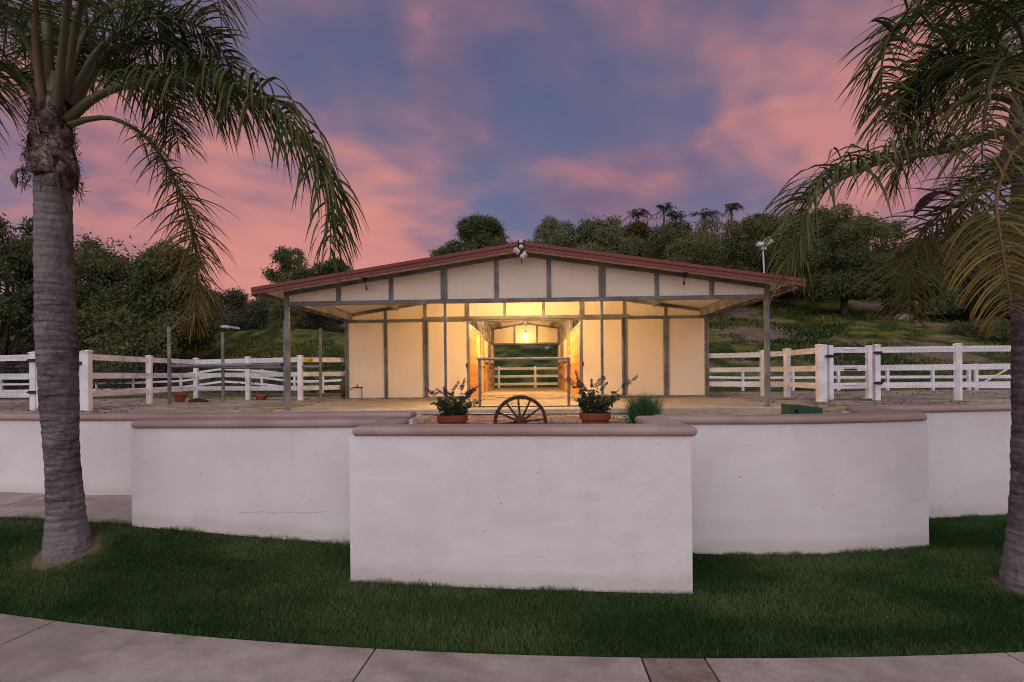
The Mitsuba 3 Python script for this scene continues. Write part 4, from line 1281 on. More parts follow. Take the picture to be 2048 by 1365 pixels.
LF = [
    ([(-3.77, 4.1, 3.8), (-3.49, 4.05, 3.96), (-3.15, 4.0, 4.04), (-2.75, 3.9, 4.01), (-2.35, 3.85, 3.96), (-2.00, 3.8, 3.80), (-1.72, 3.8, 3.55), (-1.52, 3.8, 3.26), (-1.42, 3.8, 2.95), (-1.43, 3.8, 2.60)], dict(leaf=0.66, bare=0.15, count=128, droop=1.5, lift=0.35, gold=0.15, wide=0.0115)),
    ([(-3.75, 4.1, 3.76), (-3.59, 4.12, 3.82), (-3.4, 4.15, 3.83), (-3.18, 4.2, 3.7), (-3.03, 4.25, 3.46), (-2.91, 4.3, 3.14), (-2.86, 4.35, 2.8), (-2.87, 4.4, 2.44), (-2.92, 4.4, 2.1)], dict(leaf=0.52, bare=0.20, count=150, droop=0.45, lift=0.05, gold=0.8, r0=0.018, wide=0.0066)),
    ([(-3.83, 4.15, 3.96), (-3.88, 4.35, 4.62), (-3.92, 4.7, 5.2), (-3.85, 5.1, 5.5), (-3.7, 5.3, 5.32), (-3.58, 5.4, 4.94)], dict(leaf=0.6, bare=0.25, count=110, droop=0.5, gold=0.05)),
    ([(-3.80, 4.15, 3.96), (-3.65, 4.3, 4.55), (-3.4, 4.55, 5.0), (-3.1, 4.8, 5.1), (-2.9, 4.95, 4.85), (-2.82, 5.0, 4.45)], dict(leaf=0.6, bare=0.25, count=110, droop=0.5, gold=0.05)),
    ([(-3.81, 4.1, 3.98), (-3.48, 4.0, 4.95), (-2.9, 3.8, 5.1), (-2.45, 3.65, 4.88), (-2.18, 3.55, 4.57), (-2.1, 3.5, 4.23)], dict(leaf=0.5, bare=0.3, count=70, droop=0.4, gold=0.35)),
    ([(-3.94, 4.1, 3.93), (-3.98, 4.0, 4.34), (-4.12, 3.9, 4.59), (-4.37, 3.8, 4.56), (-4.57, 3.7, 4.22), (-4.69, 3.7, 3.76)], dict(leaf=0.62, bare=0.2, count=88, droop=0.6, gold=0.1)),
    ([(-3.96, 4.1, 3.85), (-4.23, 4.2, 4.19), (-4.55, 4.3, 4.41), (-5.04, 4.5, 4.4), (-5.35, 4.6, 4.04)], dict(leaf=0.62, bare=0.15, count=88, droop=0.6, gold=0.1)),
    ([(-3.76, 4.0, 3.86), (-3.60, 3.88, 4.25), (-3.36, 3.7, 4.65), (-2.95, 3.4, 4.85), (-2.5, 3.1, 4.75), (-2.25, 2.9, 4.4)], dict(leaf=0.6, bare=0.32, count=80, droop=0.6, gold=0.3)),
    ([(-3.93, 4.05, 3.88), (-3.88, 3.95, 4.3), (-3.74, 3.8, 4.69), (-3.48, 3.5, 4.89), (-3.2, 3.1, 4.76)], dict(leaf=0.55, bare=0.35, count=70, droop=0.6, gold=0.3, tan=True)),
    ([(-3.92, 4.1, 3.95), (-3.93, 4.1, 4.49), (-4.08, 4.2, 5.26), (-4.37, 4.4, 5.89), (-4.86, 4.8, 6.38)], dict(leaf=0.6, bare=0.3, count=70, droop=0.5, gold=0.1, r0=0.036)),
    ([(-4.03, 4.2, 3.95), (-4.55, 4.6, 4.94), (-5.38, 5.2, 5.56), (-6.1, 5.8, 5.5), (-6.5, 6.1, 5.1)], dict(leaf=0.62, bare=0.25, count=90, droop=0.55, gold=0.1)),
    ([(-3.80, 4.2, 3.96), (-3.72, 4.45, 4.6), (-3.5, 4.9, 5.0), (-3.25, 5.2, 4.9), (-3.1, 5.35, 4.5)], dict(leaf=0.6, bare=0.22, count=110, droop=0.6, gold=0.05)),
    ([(-3.85, 4.2, 3.96), (-3.9, 4.5, 4.5), (-3.85, 4.9, 4.75), (-3.75, 5.2, 4.6), (-3.68, 5.35, 4.2)], dict(leaf=0.6, bare=0.22, count=110, droop=0.6, gold=0.05)),
    ([(-3.90, 4.15, 3.95), (-4.0, 4.35, 4.5), (-4.3, 4.7, 4.95), (-4.75, 5.1, 5.0), (-5.1, 5.3, 4.7)], dict(leaf=0.6, bare=0.25, count=90, droop=0.55, gold=0.1)),
]
for i, (p, kw) in enumerate(LF):
    frond(pa, p, 100 + i, **kw)
rng = np.random.default_rng(77)
sp = spline([(-3.76, 3.99, 3.30), (-3.70, 3.96, 3.12), (-3.64, 3.95, 2.95)], 12)[0]
put('dry_flower_stalk', tube(sp, np.r_[np.linspace(0.02, 0.008, 8), [0.014, 0.02, 0.014, 0.003]], 8), 'bark_brown', pa, True)
sp = spline([(-3.92, 4.0, 3.31), (-4.02, 3.97, 3.33), (-4.08, 3.96, 3.29), (-4.07, 3.96, 3.17)], 12)[0]
put('dry_husk', tube(sp, np.r_[np.linspace(0.018, 0.012, 7), [0.016, 0.024, 0.022, 0.012, 0.004]], 8), 'palm_boot', pa, True)

pb = thing('palm_tree', 'queen palm at the frame edge with many drooping tawny fronds', 'palm tree', 'queen palms on the lawn')
palm_trunk(pb, [(3.85, 3.55, -0.1), (3.85, 3.55, 0.1), (3.855, 3.55, 0.4), (3.86, 3.55, 1.0), (3.87, 3.55, 2.0), (3.88, 3.55, 3.0), (3.89, 3.55, 3.3)], [0.205, 0.180, 0.143, 0.124, 0.127, 0.125, 0.12], 9)
boots(pb, 3.85, 3.55, 2.95, 3.7, 0.145, 11, 6)
put('crown_shaft', tube(spline([(3.85, 3.55, 3.1), (3.87, 3.57, 3.4), (3.9, 3.6, 3.8)], 12)[0], np.linspace(0.115, 0.05, 12), 20), 'palm_boot', pb, True)
RF = [
    ([(3.94, 3.6, 3.41), (3.67, 3.6, 3.37), (3.4, 3.55, 3.27), (3.12, 3.5, 3.18), (2.7, 3.45, 3.1), (2.4, 3.4, 2.98), (2.25, 3.4, 2.9), (2.12, 3.4, 2.77), (2.05, 3.4, 2.56), (2.01, 3.4, 2.30)], dict(leaf=0.55, bare=0.16, count=84, droop=1.2, lift=0.7, gold=0.22, wide=0.008)),
    ([(3.95, 3.6, 3.52), (3.83, 3.6, 4.14), (3.61, 3.6, 4.32), (3.26, 3.55, 4.33), (2.96, 3.5, 4.22), (2.8, 3.5, 4.08), (2.72, 3.5, 3.86), (2.71, 3.5, 3.64), (2.72, 3.5, 3.38)], dict(leaf=0.42, bare=0.26, count=84, droop=0.5, lift=0.1, gold=0.05, r0=0.018)),
    ([(3.98, 3.65, 3.55), (4.08, 3.9, 4.14), (4.0, 4.1, 4.45), (3.85, 4.3, 4.5), (3.72, 4.4, 4.3), (3.66, 4.5, 3.98)], dict(leaf=0.62, bare=0.22, count=110, droop=0.55, gold=0.08)),
    ([(3.98, 3.65, 3.55), (4.0, 3.9, 4.0), (3.9, 4.1, 4.2), (3.72, 4.25, 4.15), (3.6, 4.35, 3.9)], dict(leaf=0.6, bare=0.22, count=110, droop=0.5, gold=0.08)),
    ([(3.98, 3.65, 3.4), (4.0, 3.9, 3.32), (3.96, 4.1, 3.19), (3.84, 4.3, 2.99), (3.71, 4.4, 2.74), (3.64, 4.4, 2.42), (3.64, 4.4, 2.06)], dict(leaf=0.58, bare=0.2, count=70, droop=0.3, lift=0.1, gold=0.4, r0=0.014, wide=0.0075)),
    ([(3.80, 3.45, 3.30), (3.50, 3.35, 3.10), (3.24, 3.2, 2.75), (3.18, 3.12, 2.45), (3.20, 3.1, 2.18), (3.23, 3.1, 1.95)], dict(leaf=0.46, bare=0.2, count=60, droop=0.85, lift=0.0, gold=0.95, r0=0.016, tan=True, wide=0.0075)),
    ([(3.88, 3.45, 3.12), (3.70, 3.35, 2.83), (3.60, 3.28, 2.52), (3.58, 3.26, 2.25)], dict(leaf=0.42, bare=0.15, count=40, droop=0.9, gold=1.0, r0=0.016, tan=True, wide=0.0075)),
    ([(3.95, 3.6, 3.57), (3.69, 3.4, 4.21), (3.28, 3.2, 4.39), (2.95, 3.1, 4.28), (2.72, 3.0, 4.05)], dict(leaf=0.5, bare=0.3, count=70, droop=0.55, gold=0.15)),
    ([(4.0, 3.7, 3.55), (4.44, 4.0, 4.42), (4.7, 4.5, 5.0), (4.8, 5.0, 5.1), (4.75, 5.3, 4.8)], dict(leaf=0.6, bare=0.25, count=90, droop=0.55, gold=0.1)),
    ([(3.93, 3.55, 3.45), (3.74, 3.5, 3.75), (3.50, 3.4, 3.78), (3.32, 3.32, 3.55), (3.25, 3.3, 3.25), (3.24, 3.3, 3.0)], dict(leaf=0.5, bare=0.2, count=52, droop=0.9, gold=0.6, wide=0.0075)),
    ([(3.98, 3.65, 3.35), (4.15, 3.95, 3.35), (4.2, 4.3, 3.2), (4.18, 4.6, 2.9), (4.12, 4.7, 2.5)], dict(leaf=0.55, bare=0.15, count=60, droop=0.5, gold=0.3)),
    ([(3.95, 3.6, 3.5), (3.8, 3.75, 3.72), (3.55, 3.9, 3.72), (3.34, 4.0, 3.5), (3.24, 4.05, 3.15)], dict(leaf=0.5, bare=0.2, count=56, droop=0.6, wide=0.0075, gold=0.25)),
    ([(3.95, 3.5, 3.6), (3.9, 3.2, 4.1), (3.75, 2.9, 4.3), (3.55, 2.7, 4.2), (3.4, 2.6, 3.9)], dict(leaf=0.55, bare=0.3, count=80, droop=0.6, gold=0.4)),
]
for i, (p, kw) in enumerate(RF):
    frond(pb, p, 200 + i, **kw)
sp = spline([(3.70, 3.95, 3.0), (3.55, 3.95, 3.06), (3.40, 3.95, 2.98), (3.31, 3.95, 2.86)], 14)[0]
put('spathe', tube(sp, np.r_[np.linspace(0.008, 0.012, 6), [0.020, 0.03, 0.036, 0.038, 0.034, 0.026, 0.014, 0.003]], 8), 'rusty_iron', pb, True)

# ---------------------------------------------------------------- trees
def tree(name, label, x, y, h, w, n, colour, seed, leaf=0.22, droop=0.6, blobs=None, trunk=True, low=0.25, flat=1.0, group='trees on and below the hill', cat='tree', gap=0.44, alt=None):
    """A crown of leaf clumps spread over overlapping lobes, on a forked trunk."""
    rng = np.random.default_rng(seed)
    z0 = float(ground_z(x, y)) - 0.2
    t = thing(name, label, cat, group)
    ch = h * (1 - low)
    n, leaf = int(n * 1.62), leaf * 0.90
    cz = z0 + h * low
    lobes = []
    nb = blobs or 30
    for k in range(nb):
        a, u = rng.uniform(0, 2 * np.pi), rng.uniform(0.02, 0.95)
        env = w * math.sin(math.pi * (0.20 + 0.68 * u)) ** 0.7 * rng.uniform(0.75, 1.12)
        r = rng.uniform(0.15, 0.36) * w * (1 - 0.30 * u)
        d = max(env - r * 0.7, 0.0) * math.sqrt(rng.uniform(0.2, 1))
        lobes.append((x + d * math.cos(a), y + d * math.sin(a) * flat, cz + ch * u * 0.95 - r * 0.3 * (u - 0.3), r, r * rng.uniform(0.6, 1.05)))
    lobes.append((x, y, cz + ch * 0.5, w * 0.5, ch * 0.36))
    lb = np.array(lobes)
    lb[:, 2] = np.minimum(lb[:, 2], z0 + h * rng.uniform(0.93, 1.02, len(lb)) - lb[:, 4] * 0.92)
    str_ = 5 if droop > 0.5 else 3                            # leaves hang in short sprays
    n0 = n // str_
    pick = rng.choice(len(lb), n0, p=lb[:, 3] ** 2 / np.sum(lb[:, 3] ** 2))
    dirs = rng.normal(size=(n0, 3))
    dirs /= np.linalg.norm(dirs, axis=1, keepdims=True)
    rad = rng.uniform(0.30, 1.0, n0) ** 0.45 * (1 + 0.15 * rng.normal(size=n0))
    pos = lb[pick, :3] + dirs * rad[:, None] * np.c_[lb[pick, 3], lb[pick, 3] * flat, lb[pick, 4]]
    fr = 1.0 / (leaf * 3.6)
    keep = meshkit.fbm(pos * fr * 0.55, 3, seed) > gap - 0.07
    pos, dirs = pos[keep], dirs[keep]
    sway = dirs * 0.35 + rng.normal(0, 0.35, pos.shape) + [0, 0, -1.5 * droop + 0.3]
    sway /= np.linalg.norm(sway, axis=1, keepdims=True)
    pos = (pos[:, None] + sway[:, None] * (np.arange(str_) * leaf * 0.62)[None, :, None] + rng.normal(0, leaf * 0.22, (len(pos), str_, 3))).reshape(-1, 3)
    pos = pos[pos[:, 2] > z0 + h * low * 0.55]
    n = len(pos)
    dd = rng.normal(size=(n, 3)) * [1, 1, 0.7] + [0, 0, -droop]
    ls = leaf * rng.uniform(0.6, 1.35, n)
    v, f = leaf_quads(pos, dd, ls, ls * 0.42, rng, 0.1)
    tone = meshkit.fbm(pos * fr * 0.25, 3, seed + 7)
    c0, c1 = np.array(colour), np.array(alt if alt is not None else np.array(colour) * [1.55, 1.4, 1.2])
    col = (c0 + (c1 - c0) * np.clip((tone - 0.3) * 2.4, 0, 1)[:, None]) * rng.uniform(0.8, 1.2, (n, 1))
    put('crown', (v, f), 'leaves', t, kind='stuff', color=np.repeat(col, 4, 0))
    if trunk:
        tw = max(0.10, h * 0.022)
        ms = []
        fork = np.array([x + rng.normal(0, 0.15), y, z0 + h * (low + 0.06)])
        ms.append(tube(spline([(x, y, z0 - 0.3), (x + rng.normal(0, 0.1), y, z0 + h * low * 0.5), tuple(fork)], 10)[0], np.linspace(tw * 1.5, tw, 10), 10))
        for k in range(7):
            e = lb[rng.integers(len(lb))]
            mid = (fork + e[:3]) / 2 + rng.normal(0, 0.06 * w, 3)
            ms.append(tube(spline([tuple(fork - [0, 0, 0.1]), tuple(mid), tuple(e[:3])], 9)[0], np.linspace(tw * 0.7, tw * 0.14, 9), 7))
        put('trunk', join(ms), 'bark_brown', t, True)
    return t


OL, DK, GR, LG = (0.108, 0.124, 0.062), (0.080, 0.096, 0.052), (0.092, 0.120, 0.060), (0.125, 0.146, 0.082)
# the dark mass beside the arena, to the left of the barn
tree('pepper_tree', 'tall dark tree with thin open top at the left frame edge', -36.5, 34.5, 14.6, 4.8, 30000, DK, 1, 0.30, 0.9, low=0.06)
tree('pepper_tree', 'dark bushy tree directly behind the thick palm trunk', -33.0, 37.5, 12.0, 5.0, 26000, DK, 2, 0.30, 0.9, low=0.06)
tree('pepper_tree', 'broad rounded dark tree just beyond the thick palm trunk', -28.6, 35.5, 12.2, 5.4, 34000, OL, 3, 0.30, 0.9, low=0.08)
tree('pepper_tree', 'dark tree behind the tall wash rack post with drooping edge', -25.3, 35.8, 11.0, 3.4, 26000, OL, 4, 0.30, 0.9, low=0.08)
tree('bush', 'dense low dark bush left of the bare bank', -27.6, 34.9, 3.0, 2.8, 11000, DK, 6, 0.22, 0.4, low=0.0, trunk=False, cat='bush', group='bushes on the hill')
tree('bush', 'dense low dark bush beneath the broad rounded tree', -31.8, 34.8, 3.6, 3.4, 12000, DK, 7, 0.22, 0.4, low=0.0, trunk=False, cat='bush', group='bushes on the hill')
# above the left half of the roof
tree('oak_tree', 'rounded green tree rising behind the left roof slope', -27.4, 61.0, 12.0, 4.6, 30000, GR, 8, 0.32, 0.2, low=0.12)
tree('oak_tree', 'lower tree touching the left roof slope under the drooping frond tip', -22.8, 60.0, 10.2, 3.8, 22000, OL, 9, 0.32, 0.2, low=0.1)
tree('bush', 'grey green bush on the grass terrace behind the wash rack', -26.0, 57.5, 4.6, 3.6, 14000, OL, 10, 0.26, 0.5, low=0.0, trunk=False, cat='bush', group='bushes on the hill')
tree('bush', 'brownish bush on the terrace beside the left barn eave', -20.5, 50.5, 4.2, 3.0, 13000, (0.09, 0.08, 0.055), 11, 0.26, 0.5, low=0.0, trunk=False, cat='bush', group='bushes on the hill')
for i, (lab, bx, by, hh, ww) in enumerate([('distant tree on the hazy slope directly above the pale blue shed', -62, 104, 9.5, 7.5), ('distant tree on the hazy slope between the shed and the barn eave', -51, 106, 9.0, 7.5),
        ('distant tree on the hazy slope hidden partly by the barn eave', -43, 100, 8.5, 6.5), ('distant skyline tree highest on the hazy slope, above the shed', -64, 128, 12, 8),
        ('distant skyline tree on the hazy slope nearest the left barn eave', -54, 132, 11.0, 9), ('distant tree on the hazy slope beside the yellowing frond tip', -76, 120, 10, 9), ('distant tree on the hazy slope showing below the left barn eave', -37, 106, 9, 6)]):
    tree('oak_tree', lab, bx, by, hh, ww, 13000, (0.092, 0.100, 0.066), 40 + i, 0.55, 0.2, trunk=False, low=0.0, group='distant trees beyond the wash rack')
# the ridge behind the barn
tree('oak_tree', 'dark round tree just left of the roof peak', -4.8, 72.0, 11.8, 6.3, 38000, GR, 12, 0.36, 0.2, low=0.15)
tree('bush', 'small bush at the red roof line left of the dark round tree', -9.6, 70.0, 8.2, 2.9, 9000, GR, 13, 0.32, 0.2, low=0.0, trunk=False, cat='bush', group='bushes on the hill')
tree('pepper_tree', 'pale green feathery tree just right of the roof peak', 6.0, 66.0, 12.2, 6.4, 42000, LG, 14, 0.34, 0.9, low=0.1)
tree('pepper_tree', 'pale green drooping tree filling the gap above the middle right roof', 12.2, 62.0, 11.8, 6.0, 34000, LG, 15, 0.34, 0.9, low=0.1)
tree('bush', 'dark tangled thicket on the ridge below the distant palms', 20.2, 84.0, 9.8, 5.8, 24000, (0.06, 0.052, 0.024), 16, 0.45, 0.1, low=0.0, trunk=False, cat='bush', group='bushes on the hill', alt=(0.13, 0.095, 0.036))
tree('bush', 'dark thicket at the crest directly above the right roof slope', 29.0, 86.0, 9.0, 5.4, 20000, (0.06, 0.055, 0.026), 17, 0.45, 0.1, low=0.0, trunk=False, cat='bush', group='bushes on the hill', alt=(0.12, 0.09, 0.036))
tree('pepper_tree', 'wide olive tree behind the right roof slope', 20.8, 55.0, 12.0, 6.2, 46000, OL, 18, 0.30, 0.8, low=0.1)
tree('pepper_tree', 'olive tree behind the pole floodlight', 29.0, 58.0, 11.6, 5.6, 34000, OL, 19, 0.30, 0.8, low=0.1)
tree('bush', 'low row of dark shrubs on the crest beyond the pole floodlight', 45.0, 84.0, 9.8, 6.2, 18000, DK, 20, 0.45, 0.2, low=0.0, trunk=False, cat='bush', group='bushes on the hill')
# right hillside
tree('pepper_tree', 'large rounded tree with bare leaning trunk on the open grassy slope', 34.6, 50.0, 11.8, 6.0, 54000, OL, 21, 0.29, 0.9, low=0.27)
tree('pepper_tree', 'tree on the crest between the pole floodlight and the large rounded tree', 38.0, 62.0, 12.0, 5.6, 28000, OL, 28, 0.30, 0.9, low=0.05)
tree('pepper_tree', 'dark tree behind the drooping fan shaped frond', 40.6, 47.5, 8.6, 4.2, 28000, OL, 22, 0.30, 0.9, low=0.12)
tree('pepper_tree', 'dark tree on the slope framed by tawny hanging fronds', 43.2, 45.0, 7.6, 3.7, 26000, DK, 23, 0.28, 0.9, low=0.16)
tree('pepper_tree', 'dark tree partly behind the palm trunk at the frame edge', 48.2, 46.0, 7.6, 4.2, 26000, DK, 24, 0.28, 0.9, low=0.1)
tree('oak_tree', 'dark tree on the skyline beside the orange glow', 72.0, 74.0, 10.5, 5.6, 22000, GR, 25, 0.42, 0.2, low=0.1)
tree('bush', 'low dark shrub at the foot of the slope near the braced gate', 38.5, 38.0, 1.7, 3.2, 8000, DK, 26, 0.2, 0.3, low=0.0, trunk=False, cat='bush', group='bushes on the hill')
tree('bush', 'small dark shrub on the grass right of the barn corner', 18.4, 35.5, 0.8, 0.9, 2500, DK, 27, 0.14, 0.3, low=0.0, trunk=False, cat='bush', group='bushes on the hill')
t = thing('brush_pile', 'brown heap of dry brush behind the fence near the thick palm trunk', 'brush pile')
rng = np.random.default_rng(50)
n = 900
c = np.array([-27.5, 33.9, float(ground_z(-27.5, 33.9)) + 0.2])
b0 = c + rng.normal(size=(n, 3)) * [1.0, 0.5, 0.42]
v, f = leaf_quads(b0, rng.normal(size=(n, 3)) * [1, 1, 0.4], rng.uniform(0.3, 0.8, n), np.full(n, 0.05), rng)
put('dry_sticks', (v, f), 'leaves', t, kind='stuff', color=np.repeat(np.array([0.13, 0.075, 0.05]) * rng.uniform(0.5, 1.4, (n, 1)), 4, 0))


# small palms on the ridge
def far_palm(label, x, y, ztop, size, seed, hidden=4.0):
    rng = np.random.default_rng(seed)
    t = thing('ridge_palm', label, 'palm tree', 'small palms on the ridge')
    ztop, size = ztop + 1.0, size * 1.3
    zc = ztop - size * 0.55
    put('trunk', tube([(x, y, zc - hidden), (x + 0.1, y, zc - 1.5), (x, y, zc)], [0.2, 0.16, 0.14], 8), 'bark_brown', t, True)
    vs, fs, nv = [], [], 0
    for k in range(17):
        a, e = rng.uniform(0, 2 * np.pi), rng.uniform(-0.1, 1.3)
        ln = size * rng.uniform(0.75, 1.1)
        d = np.array([math.cos(a) * math.cos(e), math.sin(a) * math.cos(e), math.sin(e)])
        u = np.linspace(0, 1, 16)[:, None]
        c = np.array([x, y, zc]) + d * ln * u + np.array([0, 0, -0.75]) * ln * u ** 2
        m = len(c)
        for s in (-1, 1):
            side = s * np.cross(d, [0, 0, 1.0])
            side /= np.linalg.norm(side)
            dd = side * 0.8 + d * 0.5 + np.array([0, 0, -0.9]) + rng.normal(0, 0.15, (m, 3))
            l_ = 0.34 * ln * np.sin(np.pi * np.clip(u[:, 0] * 0.85 + 0.12, 0, 1))
            v, f = leaf_quads(c, dd, l_, np.full(m, 0.11), rng)
            vs.append(v); fs.append(f + nv); nv += len(v)
    put('crown', (np.vstack(vs), np.vstack(fs)), 'leaves', t, kind='stuff', color=np.tile([0.05, 0.064, 0.038], (nv, 1)))


for lab, x, y, zt, sz, sd in (('leaning palm at the start of the ridge row above the dark thicket', 24.4, 92.0, 33.2, 3.2, 1), ('tall upright palm in the ridge row with pointed crown', 29.3, 92.0, 33.8, 2.8, 2),
                              ('short palm leaning beside the tall upright palm', 31.6, 92.0, 32.2, 2.6, 3), ('broad palm in the middle of the ridge row', 37.0, 92.0, 33.0, 3.3, 4),
                              ('palm with a star shaped crown at the end of the ridge row', 42.2, 92.0, 33.8, 3.0, 5), ('low palm crown just past the star shaped palm', 47.8, 92.0, 31.6, 2.2, 6)):
    far_palm(lab, x, y, zt, sz, sd)

# rocks and far bits
for lab, x, y, s in (('pale rock on the slope seen through the barn aisle', 3.0, 40.0, 0.24), ('pale boulder under the drooping fan shaped frond', 38.3, 47.0, 0.62)):
    t = thing('rock', lab, 'rock')
    m = trimesh.creation.icosphere(3, s)
    m.vertices *= [1.3, 1, 0.7]
    m.vertices *= 1 + 0.35 * (meshkit.fbm(m.vertices * 3 / s, 3, 3)[:, None] - 0.5)
    put('boulder', moved(m, at(x, y, float(ground_z(x, y)) + s * 0.3)), 'stone', t, 40)
t = thing('shed', 'pale blue shed roof half hidden behind the grass terrace', 'shed')
sx, sy = -42.4, 70.0
sz = float(ground_z(sx, sy))
put('wall', box(sx - 1.5, sx + 1.3, sy, sy + 2.4, sz - 1, 8.68), 'stone', t)
put('roof', prism([(sx - 1.7, 8.683), (sx + 1.5, 8.683), (sx + 1.3, 9.03), (sx - 1.4, 9.03)], sy - 0.3, sy + 2.6), 'pale_roof', t)
t = thing('garden_lamp', 'tiny warm garden lamp glowing low among the dark trees', 'lamp')
gx_, gy_ = -28.6, 33.6
z = 3.55
put('post', tube([(gx_, gy_, float(ground_z(gx_, gy_)) - 0.2), (gx_, gy_, z - 0.08)], 0.03, 8), 'black_plastic', t, 40)
put('cap', lathe([(0.0, z + 0.12), (0.12, z + 0.06), (0.0, z + 0.055)], 12, (gx_, gy_, 0)), 'black_plastic', t)
k_ = put('bulb', moved(trimesh.creation.icosphere(2, 0.075), at(gx_, gy_, z)), 'bulb_glow', t, True)
scene[k_]['emitter'] = {'type': 'area', 'radiance': {'type': 'rgb', 'value': [6.0, 2.2, 0.8]}}

# ---------------------------------------------------------------- grass
rng = np.random.default_rng(3)
n = 1120000
x = rng.uniform(-10.0, 10.0, n)
y = rng.uniform(2.6, 6.9, n)
lim = np.interp(x, [-9, -5, -3.55, -3.5, -1.3, -1.25, 1.30, 1.34, 2.2, 2.73, 3.3, 3.85, 3.87, 4.53, 5.43, 7.2, 9], [5.13, 4.66, 4.48, 4.46, 4.36, 3.74, 3.52, 4.33, 4.25, 4.255, 4.32, 4.43, 5.25, 5.24, 5.35, 5.65, 6.2])
ok = (y < lim) & (y > edge_y(x) + 0.004)
ok &= np.hypot(x + 3.79, y - 4.08) > 0.19 + 0.07 * meshkit.noise(np.c_[x * 9, y * 9, x * 0], 2)
ok &= np.hypot(x - 3.85, y - 3.55) > 0.21 + 0.07 * meshkit.noise(np.c_[x * 9, y * 9, x * 0], 2)
ok &= rng.uniform(size=n) < np.where(lim - y < 0.05, 0.35, 1.0)
x, y = x[ok], y[ok]
n = len(x)
hgt = rng.uniform(0.020, 0.040, n) * (0.8 + 0.45 * meshkit.fbm(np.c_[x * 1.7, y * 1.7, x * 0], 3, 9))
b = np.c_[x, y, lawn_z(x, y) - 0.03]
ln = rng.normal(0, 0.5, (n, 2)) * hgt[:, None]
tip = b + np.c_[ln, hgt + 0.004]
a = rng.uniform(0, np.pi, n)
wv = np.c_[np.cos(a), np.sin(a), 0 * a] * 0.0021
v = np.stack([b - wv, b + wv, tip], 1).reshape(-1, 3)
patch = 0.5 + 1.35 * (meshkit.fbm(np.c_[x * 1.3, y * 2.4, x * 0 + 3], 5, 14) - 0.5)
dry = (rng.uniform(size=n) < 0.035 + 0.4 * np.clip(patch - 0.56, 0, 1))
col = (np.array([0.022, 0.068, 0.020]) + np.clip((patch - 0.3) * 2.0, 0, 1)[:, None] * np.array([0.070, 0.086, 0.036])) * rng.uniform(0.6, 1.45, (n, 1))
col = np.where(dry[:, None], np.array([0.13, 0.115, 0.05]), col)
# longer, untrimmed blades along the walls, round the trunks and over the pavement's edge
m = 13000
xe = rng.uniform(-6.5, 6.5, m)
le = np.interp(xe, [-9, -5, -3.55, -3.5, -1.3, -1.25, 1.30, 1.34, 2.2, 2.73, 3.3, 3.85, 3.87, 4.53, 5.43, 7.2, 9], [5.13, 4.66, 4.48, 4.46, 4.36, 3.74, 3.52, 4.33, 4.25, 4.255, 4.32, 4.43, 5.25, 5.24, 5.35, 5.65, 6.2])
ye = np.where(np.arange(m) % 2 == 0, le - np.abs(rng.normal(0, 0.022, m)) - 0.004, edge_y(xe) + 0.008 + np.abs(rng.normal(0, 0.018, m)))
dens = meshkit.fbm(np.c_[xe * 3.0, ye * 3.0, 0 * xe], 3, 55)
ok = dens > 0.46
xe, ye, dens = xe[ok], ye[ok], dens[ok]
m = len(xe)
he = rng.uniform(0.028, 0.048, m) * (0.6 + 0.9 * np.clip((dens - 0.46) * 5, 0, 1))
be = np.c_[xe, ye, lawn_z(xe, ye) - 0.03]
te = be + np.c_[rng.normal(0, 0.55, (m, 2)) * he[:, None], he + 0.004]
ae = rng.uniform(0, np.pi, m)
we = np.c_[np.cos(ae), np.sin(ae), 0 * ae] * 0.0021
v = np.vstack([v, np.stack([be - we, be + we, te], 1).reshape(-1, 3)])
ce = np.where(rng.uniform(size=(m, 1)) < 0.12, np.array([0.16, 0.13, 0.06]), np.array([0.040, 0.100, 0.026]) * rng.uniform(0.6, 1.4, (m, 1)))
col = np.vstack([col, ce])
n += m
put('lawn_grass', (v, np.arange(3 * n).reshape(-1, 3)), 'grass_blades', None, kind='stuff', label='short mown green lawn grass', color=np.repeat(col, 3, 0))

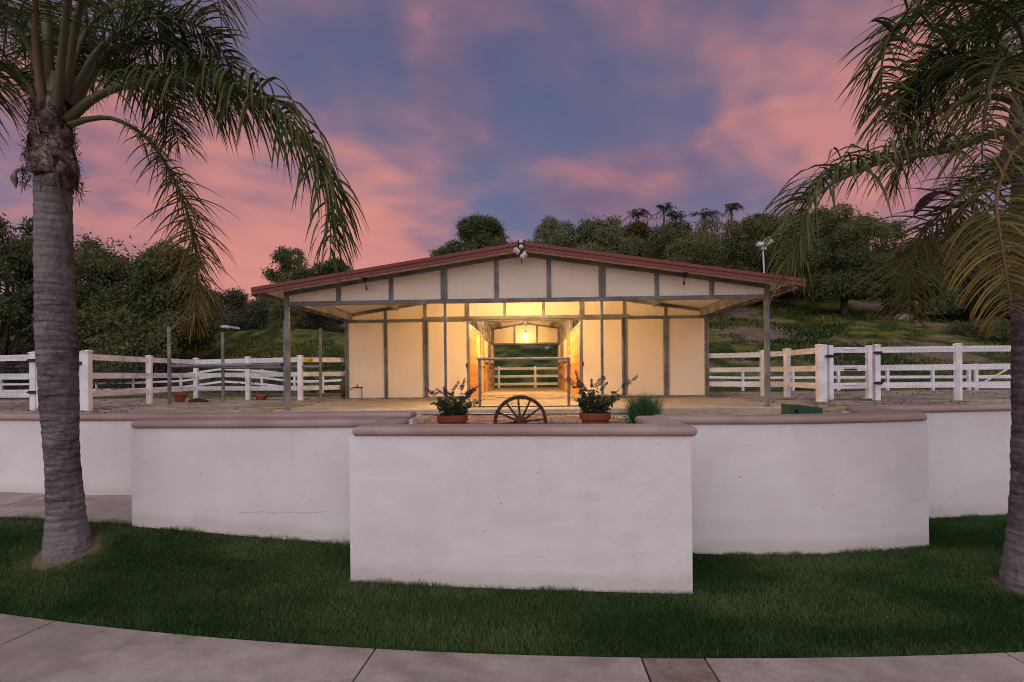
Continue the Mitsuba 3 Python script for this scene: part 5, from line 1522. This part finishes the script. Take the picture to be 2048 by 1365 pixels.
# rough growth on the hillside
n = 90000
x, y = rng.uniform(-46, 56, n), rng.uniform(25, 62, n)
yb = 29.5 + 0.22 * np.clip(-x - 5, 0, 36) - 0.13 * np.clip(x - 5, 0, 34)
a4 = meshkit.fbm(np.c_[x * 0.22, y * 0.2, 0 * x], 4, 77)
ok = (y > yb - 0.8) & (np.abs(x) < y * 1.12) & (a4 > 0.43)
x, y, a4 = x[ok], y[ok], a4[ok]
n = len(x)
b = np.c_[x, y, ground_z(x, y) - 0.05]
hh = rng.uniform(0.12, 0.34, n) * np.clip((a4 - 0.38) * 7, 0.4, 1.5)
v, f = leaf_quads(b, np.c_[rng.normal(0, 0.5, (n, 2)), np.ones(n)], hh, hh * 0.42, rng, 0.1)
tone = meshkit.fbm(np.c_[x * 0.35, y * 0.3, 0 * x], 3, 12)
col = (np.array([0.036, 0.062, 0.022]) + np.clip((tone - 0.4) * 3, 0, 1)[:, None] * np.array([0.11, 0.08, 0.014])) * rng.uniform(0.6, 1.4, (n, 1))
put('hill_grass', (v, f), 'leaves', None, kind='stuff', label='rough green growth covering the bank', color=np.repeat(col, 4, 0))

# leaf litter and clods strewn over the yard
n = 16000
x, y = rng.uniform(-15, 15, n), rng.uniform(5.4, 24, n)
keep = (meshkit.fbm(np.c_[x * 0.9, y * 1.6, 0 * x], 4, 91) > 0.50) & ~((np.abs(x - 0.5) < 5.6) & (y > 10.3)) & ~((x < -4.8) & (x > -9.6) & (y > 11.4) & (y < 15.6))
keep &= y > np.interp(x, lx, ly) + 0.3
x, y = x[keep], y[keep]
n = len(x)
ln = rng.uniform(0.02, 0.075, n)
v, f = leaf_quads(np.c_[x, y, ground_z(x, y) + 0.012], np.c_[rng.normal(size=(n, 2)), rng.uniform(-0.05, 0.35, n)], ln, ln * rng.uniform(0.35, 0.7, n), rng, 0.2)
tone = rng.uniform(0.4, 1.6, (n, 1))
put('leaf_litter', (v, f), 'grass_blades', None, kind='stuff', label='dry leaf litter and clods strewn over the gravel', color=np.repeat(np.array([0.13, 0.095, 0.065]) * tone, 4, 0))
